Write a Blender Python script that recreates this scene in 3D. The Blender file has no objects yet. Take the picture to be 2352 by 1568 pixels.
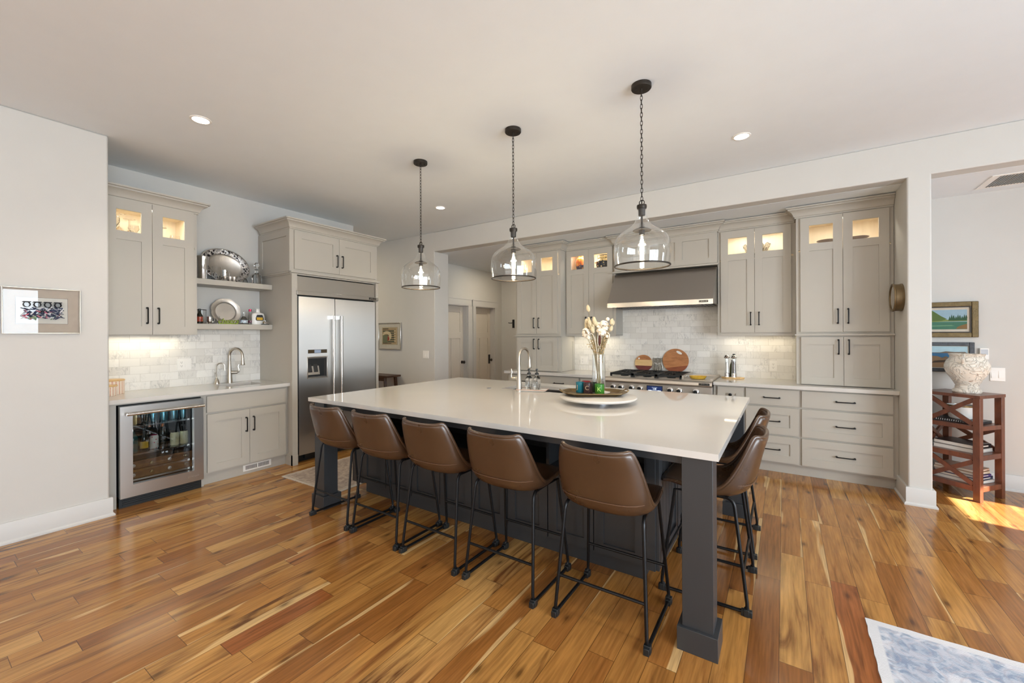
import bpy, bmesh, math, random
from mathutils import Vector, Matrix
random.seed(7)
R_ = math.radians
scene = bpy.context.scene
COL = scene.collection
PI = math.pi

# ------------------------------------------------------------------ camera
cam_data = bpy.data.cameras.new('camera')
cam = bpy.data.objects.new('camera', cam_data)
COL.objects.link(cam)
cam_data.sensor_width = 36.0
cam_data.lens = 950.56 / 2352 * 36.0
cam_data.shift_y = -(784 - 769.51) / 2352
cam_data.clip_start = 0.05
cam.matrix_world = (Matrix.Translation((0, 0, 1.435)) @ Matrix.Rotation(0.581557, 4, 'Z')
                    @ Matrix.Rotation(PI / 2, 4, 'X') @ Matrix.Rotation(-0.0043, 4, 'Z'))
scene.camera = cam

# ------------------------------------------------------------------ world, sun, daylight, exposure
world = bpy.data.worlds.new('sky')
scene.world = world
world.use_nodes = True
wb = world.node_tree.nodes['Background']
wb.inputs[0].default_value = (0.75, 0.87, 1.0, 1)
wb.inputs[1].default_value = 0.6

def light(name, kind, loc, energy, color=(1, 1, 1), aim=None, **kw):
    d = bpy.data.lights.new(name, kind)
    d.energy = energy
    d.color = color
    for k, v in kw.items():
        setattr(d, k, v)
    o = bpy.data.objects.new(name, d)
    COL.objects.link(o)
    o.location = loc
    if aim is not None:
        o.rotation_euler = Vector(aim).to_track_quat('-Z', 'Y').to_euler()
    return o

light('sun', 'SUN', (4, 3, 4), 36.0, (1, 0.98, 0.95), aim=(-1, 0.25, -0.69), angle=0.012)
DAY = (0.80, 0.905, 1.0)
light('window_daylight_right', 'AREA', (4.47, -0.35, 1.45), 440, DAY, aim=(-1, 0, 0), shape='RECTANGLE', size=4.5, size_y=2.1)
light('window_daylight_right', 'AREA', (4.47, 4.12, 1.62), 26, DAY, aim=(-1, 0, 0), shape='RECTANGLE', size=0.7, size_y=1.2)
light('window_daylight_rear', 'AREA', (-0.6, -3.67, 1.5), 62, (1.0, 0.89, 0.76), aim=(0, 1, 0), shape='RECTANGLE', size=4.6, size_y=2.0)
scene.view_settings.view_transform = 'Standard'
scene.view_settings.look = 'None'
scene.view_settings.gamma = 1.0
scene.view_settings.use_curve_mapping = False
scene.view_settings.exposure = 0.14
scene.cycles.use_denoising = True
scene.cycles.max_bounces = 10
scene.cycles.diffuse_bounces = 5
scene.cycles.glossy_bounces = 4
scene.cycles.transparent_max_bounces = 16
scene.cycles.transmission_bounces = 8
scene.cycles.sample_clamp_indirect = 6.0
scene.cycles.caustics_reflective = False
scene.cycles.caustics_refractive = False

# ------------------------------------------------------------------ materials
def nd(nt, typ, ins=None, **props):
    n = nt.nodes.new(typ)
    for k, v in props.items():
        setattr(n, k, v)
    for k, v in (ins or {}).items():
        s = n.inputs[k]
        if isinstance(v, bpy.types.NodeSocket):
            nt.links.new(v, s)
        else:
            s.default_value = v
    return n

def mth(nt, op, a, b=None, c=None, clamp=False):
    n = nt.nodes.new('ShaderNodeMath')
    n.operation = op
    n.use_clamp = clamp
    for i, v in enumerate((a, b, c)):
        if v is None:
            continue
        if isinstance(v, bpy.types.NodeSocket):
            nt.links.new(v, n.inputs[i])
        else:
            n.inputs[i].default_value = v
    return n.outputs[0]

def ramp(nt, fac, stops, interp='LINEAR'):
    n = nt.nodes.new('ShaderNodeValToRGB')
    nt.links.new(fac, n.inputs[0])
    cr = n.color_ramp
    cr.interpolation = interp
    while len(cr.elements) < len(stops):
        cr.elements.new(0.5)
    for e, (p, c) in zip(cr.elements, stops):
        e.position = p
        e.color = (c[0], c[1], c[2], 1) if not isinstance(c, (int, float)) else (c, c, c, 1)
    return n.outputs[0]

def mix(nt, fac, a, b, mode='MIX'):
    n = nt.nodes.new('ShaderNodeMix')
    n.data_type = 'RGBA'
    n.blend_type = mode
    for i, v in ((0, fac), (6, a), (7, b)):
        if isinstance(v, bpy.types.NodeSocket):
            nt.links.new(v, n.inputs[i])
        else:
            n.inputs[i].default_value = v if i == 0 else (v[0], v[1], v[2], 1)
    return n.outputs[2]

def newmat(name):
    m = bpy.data.materials.new(name)
    m.use_nodes = True
    nt = m.node_tree
    return m, nt, nt.nodes['Principled BSDF']

def objco(nt, scale=(1, 1, 1), loc=(0, 0, 0), rot=(0, 0, 0), kind='Object'):
    tc = nt.nodes.new('ShaderNodeTexCoord')
    mp = nd(nt, 'ShaderNodeMapping', {'Vector': tc.outputs[kind], 'Scale': scale, 'Location': loc, 'Rotation': rot})
    return mp.outputs[0]

def S(r, g, b):          # sRGB 0-255 to linear
    f = lambda c: (c / 255 / 12.92) if c <= 10 else ((c / 255 + 0.055) / 1.055) ** 2.4
    return (f(r), f(g), f(b))

def plain(name, col, rough=0.5, metal=0.0, var=0.06, vscale=6.0, bump=0.0, bscale=60.0, spec=0.5, coat=0.0):
    m, nt, b = newmat(name)
    co = objco(nt)
    if var > 0:
        no = nd(nt, 'ShaderNodeTexNoise', {'Vector': co, 'Scale': vscale, 'Detail': 3.0})
        c = mix(nt, no.outputs[0], tuple(x * (1 - var) for x in col), tuple(min(1, x * (1 + var)) for x in col))
        nt.links.new(c, b.inputs['Base Color'])
    else:
        b.inputs['Base Color'].default_value = (*col, 1)
    b.inputs['Roughness'].default_value = rough
    b.inputs['Metallic'].default_value = metal
    b.inputs['Specular IOR Level'].default_value = spec
    b.inputs['Coat Weight'].default_value = coat
    if bump > 0:
        n2 = nd(nt, 'ShaderNodeTexNoise', {'Vector': co, 'Scale': bscale, 'Detail': 4.0})
        bp = nd(nt, 'ShaderNodeBump', {'Height': n2.outputs[0], 'Strength': bump, 'Distance': 0.004})
        nt.links.new(bp.outputs[0], b.inputs['Normal'])
    return m

def emit(name, col, s):
    m, nt, b = newmat(name)
    b.inputs['Base Color'].default_value = (*col, 1)
    b.inputs['Emission Color'].default_value = (*col, 1)
    b.inputs['Emission Strength'].default_value = s
    return m

def glassy(name, tint=(0.98, 0.99, 0.99), ior=1.45, rough=0.0, boost=1.0):
    m, nt, b = newmat(name)
    nt.nodes.remove(b)
    out = nt.nodes['Material Output']
    lw_ = nd(nt, 'ShaderNodeLayerWeight', {'Blend': 0.5})
    f = mth(nt, 'ADD', mth(nt, 'MULTIPLY', mth(nt, 'POWER', lw_.outputs['Facing'], 3.0), 0.8), 0.05)
    f = mth(nt, 'MULTIPLY', f, boost, clamp=True)
    tr = nd(nt, 'ShaderNodeBsdfTransparent', {'Color': (*tint, 1)})
    gl = nd(nt, 'ShaderNodeBsdfGlossy', {'Color': (1, 1, 1, 1), 'Roughness': rough})
    mx = nd(nt, 'ShaderNodeMixShader', {0: f, 1: tr.outputs[0], 2: gl.outputs[0]})
    nt.links.new(mx.outputs[0], out.inputs[0])
    return m

def crystal(name):
    m, nt, b = newmat(name)
    b.inputs['Base Color'].default_value = (0.97, 0.98, 0.98, 1)
    b.inputs['Transmission Weight'].default_value = 1.0
    b.inputs['Roughness'].default_value = 0.03
    b.inputs['IOR'].default_value = 1.3
    return m

def wood(name, c0, c1, scale=(1, 14, 14), rough=0.4, axis=None, coat=0.0):
    m, nt, b = newmat(name)
    co = objco(nt, scale)
    n1 = nd(nt, 'ShaderNodeTexNoise', {'Vector': co, 'Scale': 2.2, 'Detail': 6.0, 'Distortion': 0.6})
    n2 = nd(nt, 'ShaderNodeTexNoise', {'Vector': co, 'Scale': 14.0, 'Detail': 3.0})
    f = mth(nt, 'ADD', mth(nt, 'MULTIPLY', n1.outputs[0], 0.75), mth(nt, 'MULTIPLY', n2.outputs[0], 0.25))
    c = ramp(nt, f, [(0.3, c0), (0.7, c1)])
    nt.links.new(c, b.inputs['Base Color'])
    b.inputs['Roughness'].default_value = rough
    b.inputs['Coat Weight'].default_value = coat
    return m

def steel(name, col=(0.56, 0.54, 0.51), rough=0.28, scale=(2, 2, 400), wavy=0.0, aniso=0.0):
    m, nt, b = newmat(name)
    co = objco(nt, scale)
    n = nd(nt, 'ShaderNodeTexNoise', {'Vector': co, 'Scale': 1.5, 'Detail': 3.0})
    rg = mth(nt, 'ADD', mth(nt, 'MULTIPLY', n.outputs[0], 0.02), rough - 0.01)
    nt.links.new(rg, b.inputs['Roughness'])
    c = mix(nt, n.outputs[0], tuple(x * 0.985 for x in col), tuple(x * 1.015 for x in col))
    nt.links.new(c, b.inputs['Base Color'])
    b.inputs['Metallic'].default_value = 1.0
    if aniso:
        tg = nd(nt, 'ShaderNodeTangent', direction_type='RADIAL', axis='Z')
        b.inputs['Anisotropic'].default_value = aniso
        nt.links.new(tg.outputs[0], b.inputs['Tangent'])
    if wavy:
        n2 = nd(nt, 'ShaderNodeTexNoise', {'Vector': objco(nt, (1, 1, 3.5)), 'Scale': 1.6, 'Detail': 1.0})
        bp = nd(nt, 'ShaderNodeBump', {'Height': n2.outputs[0], 'Strength': wavy, 'Distance': 0.02})
        nt.links.new(bp.outputs[0], b.inputs['Normal'])
    return m

def floor_mat():
    m, nt, b = newmat('acacia_planks')
    tc = nt.nodes.new('ShaderNodeTexCoord')
    sp = nd(nt, 'ShaderNodeSeparateXYZ', {0: tc.outputs['Object']})
    W = 0.121
    xs = mth(nt, 'DIVIDE', mth(nt, 'ADD', sp.outputs[0], 10.0 + 0.067), W)
    row = mth(nt, 'FLOOR', xs)
    fx = mth(nt, 'FRACT', xs)
    r1 = nd(nt, 'ShaderNodeTexWhiteNoise', {'W': row}, noise_dimensions='1D')
    r2 = nd(nt, 'ShaderNodeTexWhiteNoise', {'W': mth(nt, 'ADD', row, 51.3)}, noise_dimensions='1D')
    L = mth(nt, 'ADD', mth(nt, 'MULTIPLY', r2.outputs[0], 0.65), 0.5)
    ys = mth(nt, 'DIVIDE', mth(nt, 'ADD', mth(nt, 'ADD', sp.outputs[1], 20.0), mth(nt, 'MULTIPLY', r1.outputs[0], 9.0)), L)
    idx = mth(nt, 'FLOOR', ys)
    fy = mth(nt, 'MULTIPLY', mth(nt, 'FRACT', ys), L)
    idv = nd(nt, 'ShaderNodeCombineXYZ', {0: row, 1: idx, 2: 0.0})
    wn = nd(nt, 'ShaderNodeTexWhiteNoise', {'Vector': idv.outputs[0]}, noise_dimensions='2D')
    rc = nd(nt, 'ShaderNodeSeparateColor', {0: wn.outputs['Color']})
    gv = nd(nt, 'ShaderNodeCombineXYZ', {0: mth(nt, 'MULTIPLY', sp.outputs[0], 9.0), 1: mth(nt, 'MULTIPLY', sp.outputs[1], 0.9), 2: mth(nt, 'MULTIPLY', wn.outputs['Value'], 60.0)})
    g1 = nd(nt, 'ShaderNodeTexNoise', {'Vector': gv.outputs[0], 'Scale': 1.6, 'Detail': 5.0, 'Distortion': 0.9, 'Roughness': 0.55})
    gv2 = nd(nt, 'ShaderNodeCombineXYZ', {0: mth(nt, 'MULTIPLY', sp.outputs[0], 60.0), 1: mth(nt, 'MULTIPLY', sp.outputs[1], 3.0), 2: mth(nt, 'MULTIPLY', wn.outputs['Value'], 90.0)})
    g2 = nd(nt, 'ShaderNodeTexNoise', {'Vector': gv2.outputs[0], 'Scale': 1.5, 'Detail': 4.0})
    base = ramp(nt, wn.outputs['Value'], [(0.0, S(140, 88, 42)), (0.2, S(160, 106, 52)), (0.5, S(178, 124, 63)), (0.8, S(190, 138, 74)), (0.94, S(204, 156, 92)), (1.0, S(154, 84, 40))])
    dark = mix(nt, rc.outputs[1], S(84, 46, 22), S(112, 62, 28))
    gm = ramp(nt, g1.outputs[0], [(0.42, 0.0), (0.54, 0.25), (0.68, 1.0)])
    gm2 = mth(nt, 'MULTIPLY', gm, mth(nt, 'ADD', mth(nt, 'MULTIPLY', rc.outputs[0], 0.7), 0.3))
    col = mix(nt, gm2, base, dark)
    # pale sapwood along some plank edges
    sv = nd(nt, 'ShaderNodeCombineXYZ', {0: mth(nt, 'MULTIPLY', sp.outputs[0], 5.0), 1: mth(nt, 'MULTIPLY', sp.outputs[1], 0.55), 2: mth(nt, 'ADD', mth(nt, 'MULTIPLY', wn.outputs['Value'], 37.0), 5.0)})
    s1 = nd(nt, 'ShaderNodeTexNoise', {'Vector': sv.outputs[0], 'Scale': 1.3, 'Detail': 2.0, 'Distortion': 0.3})
    edge = mth(nt, 'ABSOLUTE', mth(nt, 'SUBTRACT', fx, 0.5))
    sap = ramp(nt, mth(nt, 'ADD', s1.outputs[0], mth(nt, 'MULTIPLY', edge, 0.42)), [(0.765, 0.0), (0.79, 1.0)])
    sapf = mth(nt, 'MULTIPLY', sap, mth(nt, 'GREATER_THAN', rc.outputs[2], 0.55))
    col = mix(nt, mth(nt, 'MULTIPLY', sapf, 0.75), col, S(226, 188, 130))
    fine = ramp(nt, g2.outputs[0], [(0.35, 0.76), (0.65, 1.08)])
    col = mix(nt, 1.0, col, fine, 'MULTIPLY')
    # knots
    kv = nd(nt, 'ShaderNodeCombineXYZ', {0: mth(nt, 'MULTIPLY', sp.outputs[0], 5.5), 1: mth(nt, 'MULTIPLY', sp.outputs[1], 2.2), 2: 0.0})
    vo = nd(nt, 'ShaderNodeTexVoronoi', {'Vector': kv.outputs[0], 'Scale': 1.0}, voronoi_dimensions='2D')
    kw = mth(nt, 'ADD', vo.outputs['Distance'], mth(nt, 'MULTIPLY', g2.outputs[0], 0.06))
    kn = ramp(nt, kw, [(0.055, 1.0), (0.10, 0.45), (0.17, 0.0)])
    vr = nd(nt, 'ShaderNodeSeparateColor', {0: vo.outputs['Color']})
    knm = mth(nt, 'MULTIPLY', kn, mth(nt, 'GREATER_THAN', vr.outputs[0], 0.56))
    col = mix(nt, mth(nt, 'MULTIPLY', knm, 0.68), col, S(56, 30, 14))
    # seams
    sx = mth(nt, 'LESS_THAN', mth(nt, 'SUBTRACT', 0.5, edge), 0.011)
    sy = mth(nt, 'LESS_THAN', fy, 0.0026)
    seam = mth(nt, 'MAXIMUM', sx, sy)
    col = mix(nt, mth(nt, 'MULTIPLY', seam, 0.72), col, S(52, 30, 16))
    nt.links.new(col, b.inputs['Base Color'])
    rg = mth(nt, 'ADD', mth(nt, 'MULTIPLY', g2.outputs[0], 0.10), 0.12)
    nt.links.new(rg, b.inputs['Roughness'])
    hgt = mth(nt, 'SUBTRACT', mth(nt, 'MULTIPLY', g1.outputs[0], 0.25), seam)
    bp = nd(nt, 'ShaderNodeBump', {'Height': hgt, 'Strength': 0.16, 'Distance': 0.003})
    nt.links.new(bp.outputs[0], b.inputs['Normal'])
    b.inputs['Specular IOR Level'].default_value = 0.5
    return m

def tile_mat(name, axis):
    m, nt, b = newmat(name)
    tc = nt.nodes.new('ShaderNodeTexCoord')
    sp = nd(nt, 'ShaderNodeSeparateXYZ', {0: tc.outputs['Object']})
    v = nd(nt, 'ShaderNodeCombineXYZ', {0: sp.outputs[axis], 1: mth(nt, 'SUBTRACT', sp.outputs[2], 0.916), 2: 0.0}).outputs[0]
    br = nd(nt, 'ShaderNodeTexBrick', {'Vector': v, 'Color1': (0, 0, 0, 1), 'Color2': (1, 1, 1, 1), 'Mortar': (0.5, 0.5, 0.5, 1), 'Scale': 1.0,
            'Mortar Size': 0.0012, 'Mortar Smooth': 0.1, 'Brick Width': 0.154, 'Row Height': 0.0775, 'Bias': 0.0}, offset=0.5)
    idf = nd(nt, 'ShaderNodeSeparateColor', {0: br.outputs['Color']}).outputs[0]
    nv = nd(nt, 'ShaderNodeCombineXYZ', {0: sp.outputs[axis], 1: sp.outputs[2], 2: mth(nt, 'MULTIPLY', idf, 31.0)}).outputs[0]
    rt = nd(nt, 'ShaderNodeMapping', {'Vector': nv, 'Rotation': (0, 0, 0.7), 'Scale': (9, 3.2, 1)})
    n1 = nd(nt, 'ShaderNodeTexNoise', {'Vector': rt.outputs[0], 'Scale': 2.0, 'Detail': 6.0, 'Distortion': 1.4, 'Roughness': 0.6})
    vein = ramp(nt, mth(nt, 'ABSOLUTE', mth(nt, 'SUBTRACT', n1.outputs[0], 0.52)), [(0.0, 1.0), (0.016, 0.4), (0.06, 0.0)])
    n2 = nd(nt, 'ShaderNodeTexNoise', {'Vector': nv, 'Scale': 5.0, 'Detail': 3.0})
    vm = mth(nt, 'MULTIPLY', vein, ramp(nt, n2.outputs[0], [(0.46, 0.0), (0.68, 0.7)]))
    base = mix(nt, idf, S(222, 219, 212), S(240, 238, 233))
    cloud = mix(nt, mth(nt, 'MULTIPLY', n2.outputs[0], 0.3), base, S(203, 202, 198))
    c = mix(nt, vm, cloud, S(140, 140, 140))
    c = mix(nt, br.outputs['Fac'], c, S(196, 192, 184))
    nt.links.new(c, b.inputs['Base Color'])
    b.inputs['Roughness'].default_value = 0.32
    bp = nd(nt, 'ShaderNodeBump', {'Height': mth(nt, 'SUBTRACT', 1.0, br.outputs['Fac']), 'Strength': 0.35, 'Distance': 0.002})
    nt.links.new(bp.outputs[0], b.inputs['Normal'])
    return m

def leather_mat(name, ca, cb, rough):
    m, nt, b = newmat(name)
    co = objco(nt)
    n = nd(nt, 'ShaderNodeTexNoise', {'Vector': co, 'Scale': 7.0, 'Detail': 4.0, 'Roughness': 0.6})
    n2 = nd(nt, 'ShaderNodeTexNoise', {'Vector': co, 'Scale': 90.0, 'Detail': 2.0})
    c = mix(nt, n.outputs[0], ca, cb)
    nt.links.new(c, b.inputs['Base Color'])
    b.inputs['Specular IOR Level'].default_value = 0.65
    rg = mth(nt, 'ADD', mth(nt, 'MULTIPLY', n.outputs[0], 0.14), rough - 0.07)
    nt.links.new(rg, b.inputs['Roughness'])
    bp = nd(nt, 'ShaderNodeBump', {'Height': mth(nt, 'ADD', mth(nt, 'MULTIPLY', n2.outputs[0], 0.4), n.outputs[0]), 'Strength': 0.12, 'Distance': 0.003})
    nt.links.new(bp.outputs[0], b.inputs['Normal'])
    return m

def rug_mat(name, cols, hx, hy, band=0.05):
    m, nt, b = newmat(name)
    tc = nt.nodes.new('ShaderNodeTexCoord')
    sp = nd(nt, 'ShaderNodeSeparateXYZ', {0: tc.outputs['Object']})
    dx = mth(nt, 'SUBTRACT', hx, mth(nt, 'ABSOLUTE', sp.outputs[0]))
    dy = mth(nt, 'SUBTRACT', hy, mth(nt, 'ABSOLUTE', sp.outputs[1]))
    d = mth(nt, 'MINIMUM', dx, dy)
    n1 = nd(nt, 'ShaderNodeTexNoise', {'Vector': tc.outputs['Object'], 'Scale': 22.0, 'Detail': 5.0, 'Distortion': 0.8})
    n2 = nd(nt, 'ShaderNodeTexNoise', {'Vector': tc.outputs['Object'], 'Scale': 3.0, 'Detail': 3.0})
    vo = nd(nt, 'ShaderNodeTexVoronoi', {'Vector': tc.outputs['Object'], 'Scale': 6.5, 'Randomness': 0.35})
    ring = ramp(nt, mth(nt, 'FRACT', mth(nt, 'MULTIPLY', vo.outputs['Distance'], 5.0)), [(0.3, 0.0), (0.5, 1.0), (0.7, 0.0)])
    c = ramp(nt, n1.outputs[0], [(0.40, cols[0]), (0.50, cols[1]), (0.60, cols[2])])
    c = mix(nt, mth(nt, 'MULTIPLY', ring, 0.45), c, cols[3])
    bord = ramp(nt, d, [(0.0, 0.0), (band + 0.03, 0.0), (band + 0.04, 0.55), (band + 0.15, 0.55), (band + 0.16, 0.0), (band + 0.18, 0.3), (band + 0.19, 0.0)])
    c = mix(nt, mth(nt, 'MULTIPLY', bord, mth(nt, 'ADD', n1.outputs[0], 0.1)), c, cols[0])
    c = mix(nt, ramp(nt, n2.outputs[0], [(0.45, 0.0), (0.7, 0.6)]), c, cols[2])
    bm = ramp(nt, d, [(0.0, 1.0), (band * 0.9, 1.0), (band, 0.0), (band + 0.02, 0.35), (band + 0.03, 0.0)])
    c = mix(nt, bm, c, cols[4])
    fine = nd(nt, 'ShaderNodeTexNoise', {'Vector': tc.outputs['Object'], 'Scale': 300.0})
    c = mix(nt, mth(nt, 'MULTIPLY', fine.outputs[0], 0.3), c, cols[4])
    nt.links.new(c, b.inputs['Base Color'])
    b.inputs['Roughness'].default_value = 0.95
    b.inputs['Specular IOR Level'].default_value = 0.1
    bp = nd(nt, 'ShaderNodeBump', {'Height': fine.outputs[0], 'Strength': 0.5, 'Distance': 0.004})
    nt.links.new(bp.outputs[0], b.inputs['Normal'])
    return m

def spots_mat(name, base, c1, c2, scale=14.0, thr=0.12, rough=0.35, coat=0.0):
    m, nt, b = newmat(name)
    co = objco(nt)
    vo = nd(nt, 'ShaderNodeTexVoronoi', {'Vector': co, 'Scale': scale})
    no = nd(nt, 'ShaderNodeTexNoise', {'Vector': co, 'Scale': scale * 0.8, 'Detail': 2.0})
    f = ramp(nt, vo.outputs['Distance'], [(thr, 1.0), (thr + 0.08, 0.0)])
    cc = mix(nt, ramp(nt, no.outputs[0], [(0.45, 0.0), (0.55, 1.0)]), c1, c2)
    nt.links.new(mix(nt, f, base, cc), b.inputs['Base Color'])
    b.inputs['Roughness'].default_value = rough
    b.inputs['Coat Weight'].default_value = coat
    return m

MAT = dict(
    floor=floor_mat(),
    wall=plain('wall_paint', (0.61, 0.597, 0.566), 0.85, var=0.02, bump=0.08, bscale=140, spec=0.2),
    ceiling=plain('ceiling_paint', (0.79, 0.83, 0.862), 0.9, var=0.02, bump=0.06, bscale=90, spec=0.2),
    trim=plain('trim_paint', (0.60, 0.59, 0.57), 0.45, var=0.015),
    cab=plain('greige_cabinet_paint', (0.465, 0.438, 0.385), 0.42, var=0.02),
    cabin=wood('maple_interior', S(226, 210, 184), S(240, 228, 206), (6, 6, 0.8), 0.5),
    slate=plain('slate_island_paint', (0.034, 0.036, 0.039), 0.38, var=0.05),
    black=plain('black_metal', (0.012, 0.012, 0.013), 0.38, metal=0.6, var=0.1),
    blackp=plain('black_plastic', (0.012, 0.014, 0.015), 0.4, var=0.1),
    bronze=plain('dark_bronze', (0.045, 0.038, 0.032), 0.42, metal=0.7, var=0.15),
    quartz=plain('white_quartz', (0.64, 0.615, 0.58), 0.045, var=0.025, vscale=3.0),
    tile_x=tile_mat('marble_tile_range', 0),
    tile_y=tile_mat('marble_tile_sink', 1),
    steel=steel('brushed_steel'),
    steel_r=steel('brushed_steel_range', (0.62, 0.58, 0.53), 0.46, (2, 2, 200)),
    steel_v=steel('brushed_steel_fridge', (0.50, 0.485, 0.46), 0.32, (300, 300, 2), wavy=0.05, aniso=0.93),
    steel_h=steel('brushed_steel_hood', (0.50, 0.47, 0.44), 0.34, (2, 2, 300)),
    nickel=plain('brushed_nickel', (0.50, 0.465, 0.41), 0.30, metal=1.0, var=0.06),
    satin=plain('satin_steel', (0.64, 0.62, 0.59), 0.26, metal=1.0, var=0.04),
    chrome=plain('polished_chrome', (0.8, 0.8, 0.8), 0.07, metal=1.0, var=0.02),
    pewter=plain('pewter', (0.60, 0.57, 0.53), 0.44, metal=1.0, var=0.25, vscale=9, bump=0.1, bscale=25),
    dark_steel=plain('sink_steel', (0.2, 0.2, 0.21), 0.35, metal=1.0, var=0.1),
    leather=leather_mat('brown_leather', (0.056, 0.029, 0.015), (0.086, 0.044, 0.022), 0.29),
    stitch=plain('tan_thread', (0.13, 0.065, 0.035), 0.7),
    glass=glassy('clear_glass', boost=1.3),
    print_glass=glassy('print_glass', boost=0.4),
    pane=glassy('cabinet_pane', (0.97, 0.98, 0.97), boost=0.5),
    cool_glass=glassy('cooler_pane', (0.78, 0.80, 0.80), boost=1.6),
    crystal=crystal('cut_crystal'),
    bulb=emit('bulb_filament', (1.0, 0.82, 0.55), 90.0),
    lens=emit('downlight_lens', (1.0, 0.95, 0.86), 12.0),
    led=emit('blue_screen', (0.012, 0.03, 0.13), 0.25),
    ledw=emit('screen_digits', (0.8, 0.9, 1.0), 1.2),
    cooler_led=emit('cooler_light_strip', (0.75, 0.95, 1.0), 2.0),
    white=plain('white_plastic', (0.86, 0.84, 0.80), 0.4, var=0.01),
    slot=plain('slot_dark', (0.02, 0.02, 0.02), 0.6),
    door=plain('door_paint', (0.66, 0.60, 0.52), 0.45, var=0.02),
    bench=wood('dark_bench_wood', S(48, 30, 20), S(82, 54, 36), (2, 12, 12), 0.45),
    shelfwood=wood('red_brown_wood', S(70, 36, 22), S(118, 66, 40), (6, 6, 2), 0.35, coat=0.2),
    rackwood=wood('rack_wood', S(96, 62, 34), S(140, 96, 56), (10, 2, 10), 0.5),
    boardwood=wood('cherry_board', S(150, 92, 50), S(196, 134, 82), (3, 12, 12), 0.4),
    maple=wood('maple_board', S(205, 168, 112), S(226, 192, 138), (3, 10, 10), 0.4),
    purple=wood('purpleheart_board', S(92, 36, 34), S(122, 52, 46), (3, 10, 10), 0.4),
    redwood=wood('red_board', S(120, 58, 28), S(156, 82, 44), (3, 10, 10), 0.4),
    ceramic=plain('white_ceramic', (0.82, 0.80, 0.76), 0.25, var=0.03),
    marble=plain('white_marble', (0.66, 0.63, 0.585), 0.2, var=0.05, vscale=9),
    frame_gold=plain('dark_gilt', (0.11, 0.075, 0.032), 0.4, metal=0.7, var=0.4, vscale=40, bump=0.4, bscale=120),
    gold=plain('antique_brass', (0.24, 0.165, 0.075), 0.34, metal=0.85, var=0.3, vscale=20),
    paper=plain('page_paper', (0.78, 0.76, 0.70), 0.8, var=0.03),
)

# ------------------------------------------------------------------ mesh helpers
OR = {}                       # builder origin of every thing (its base, in its wall's own axes)

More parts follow.
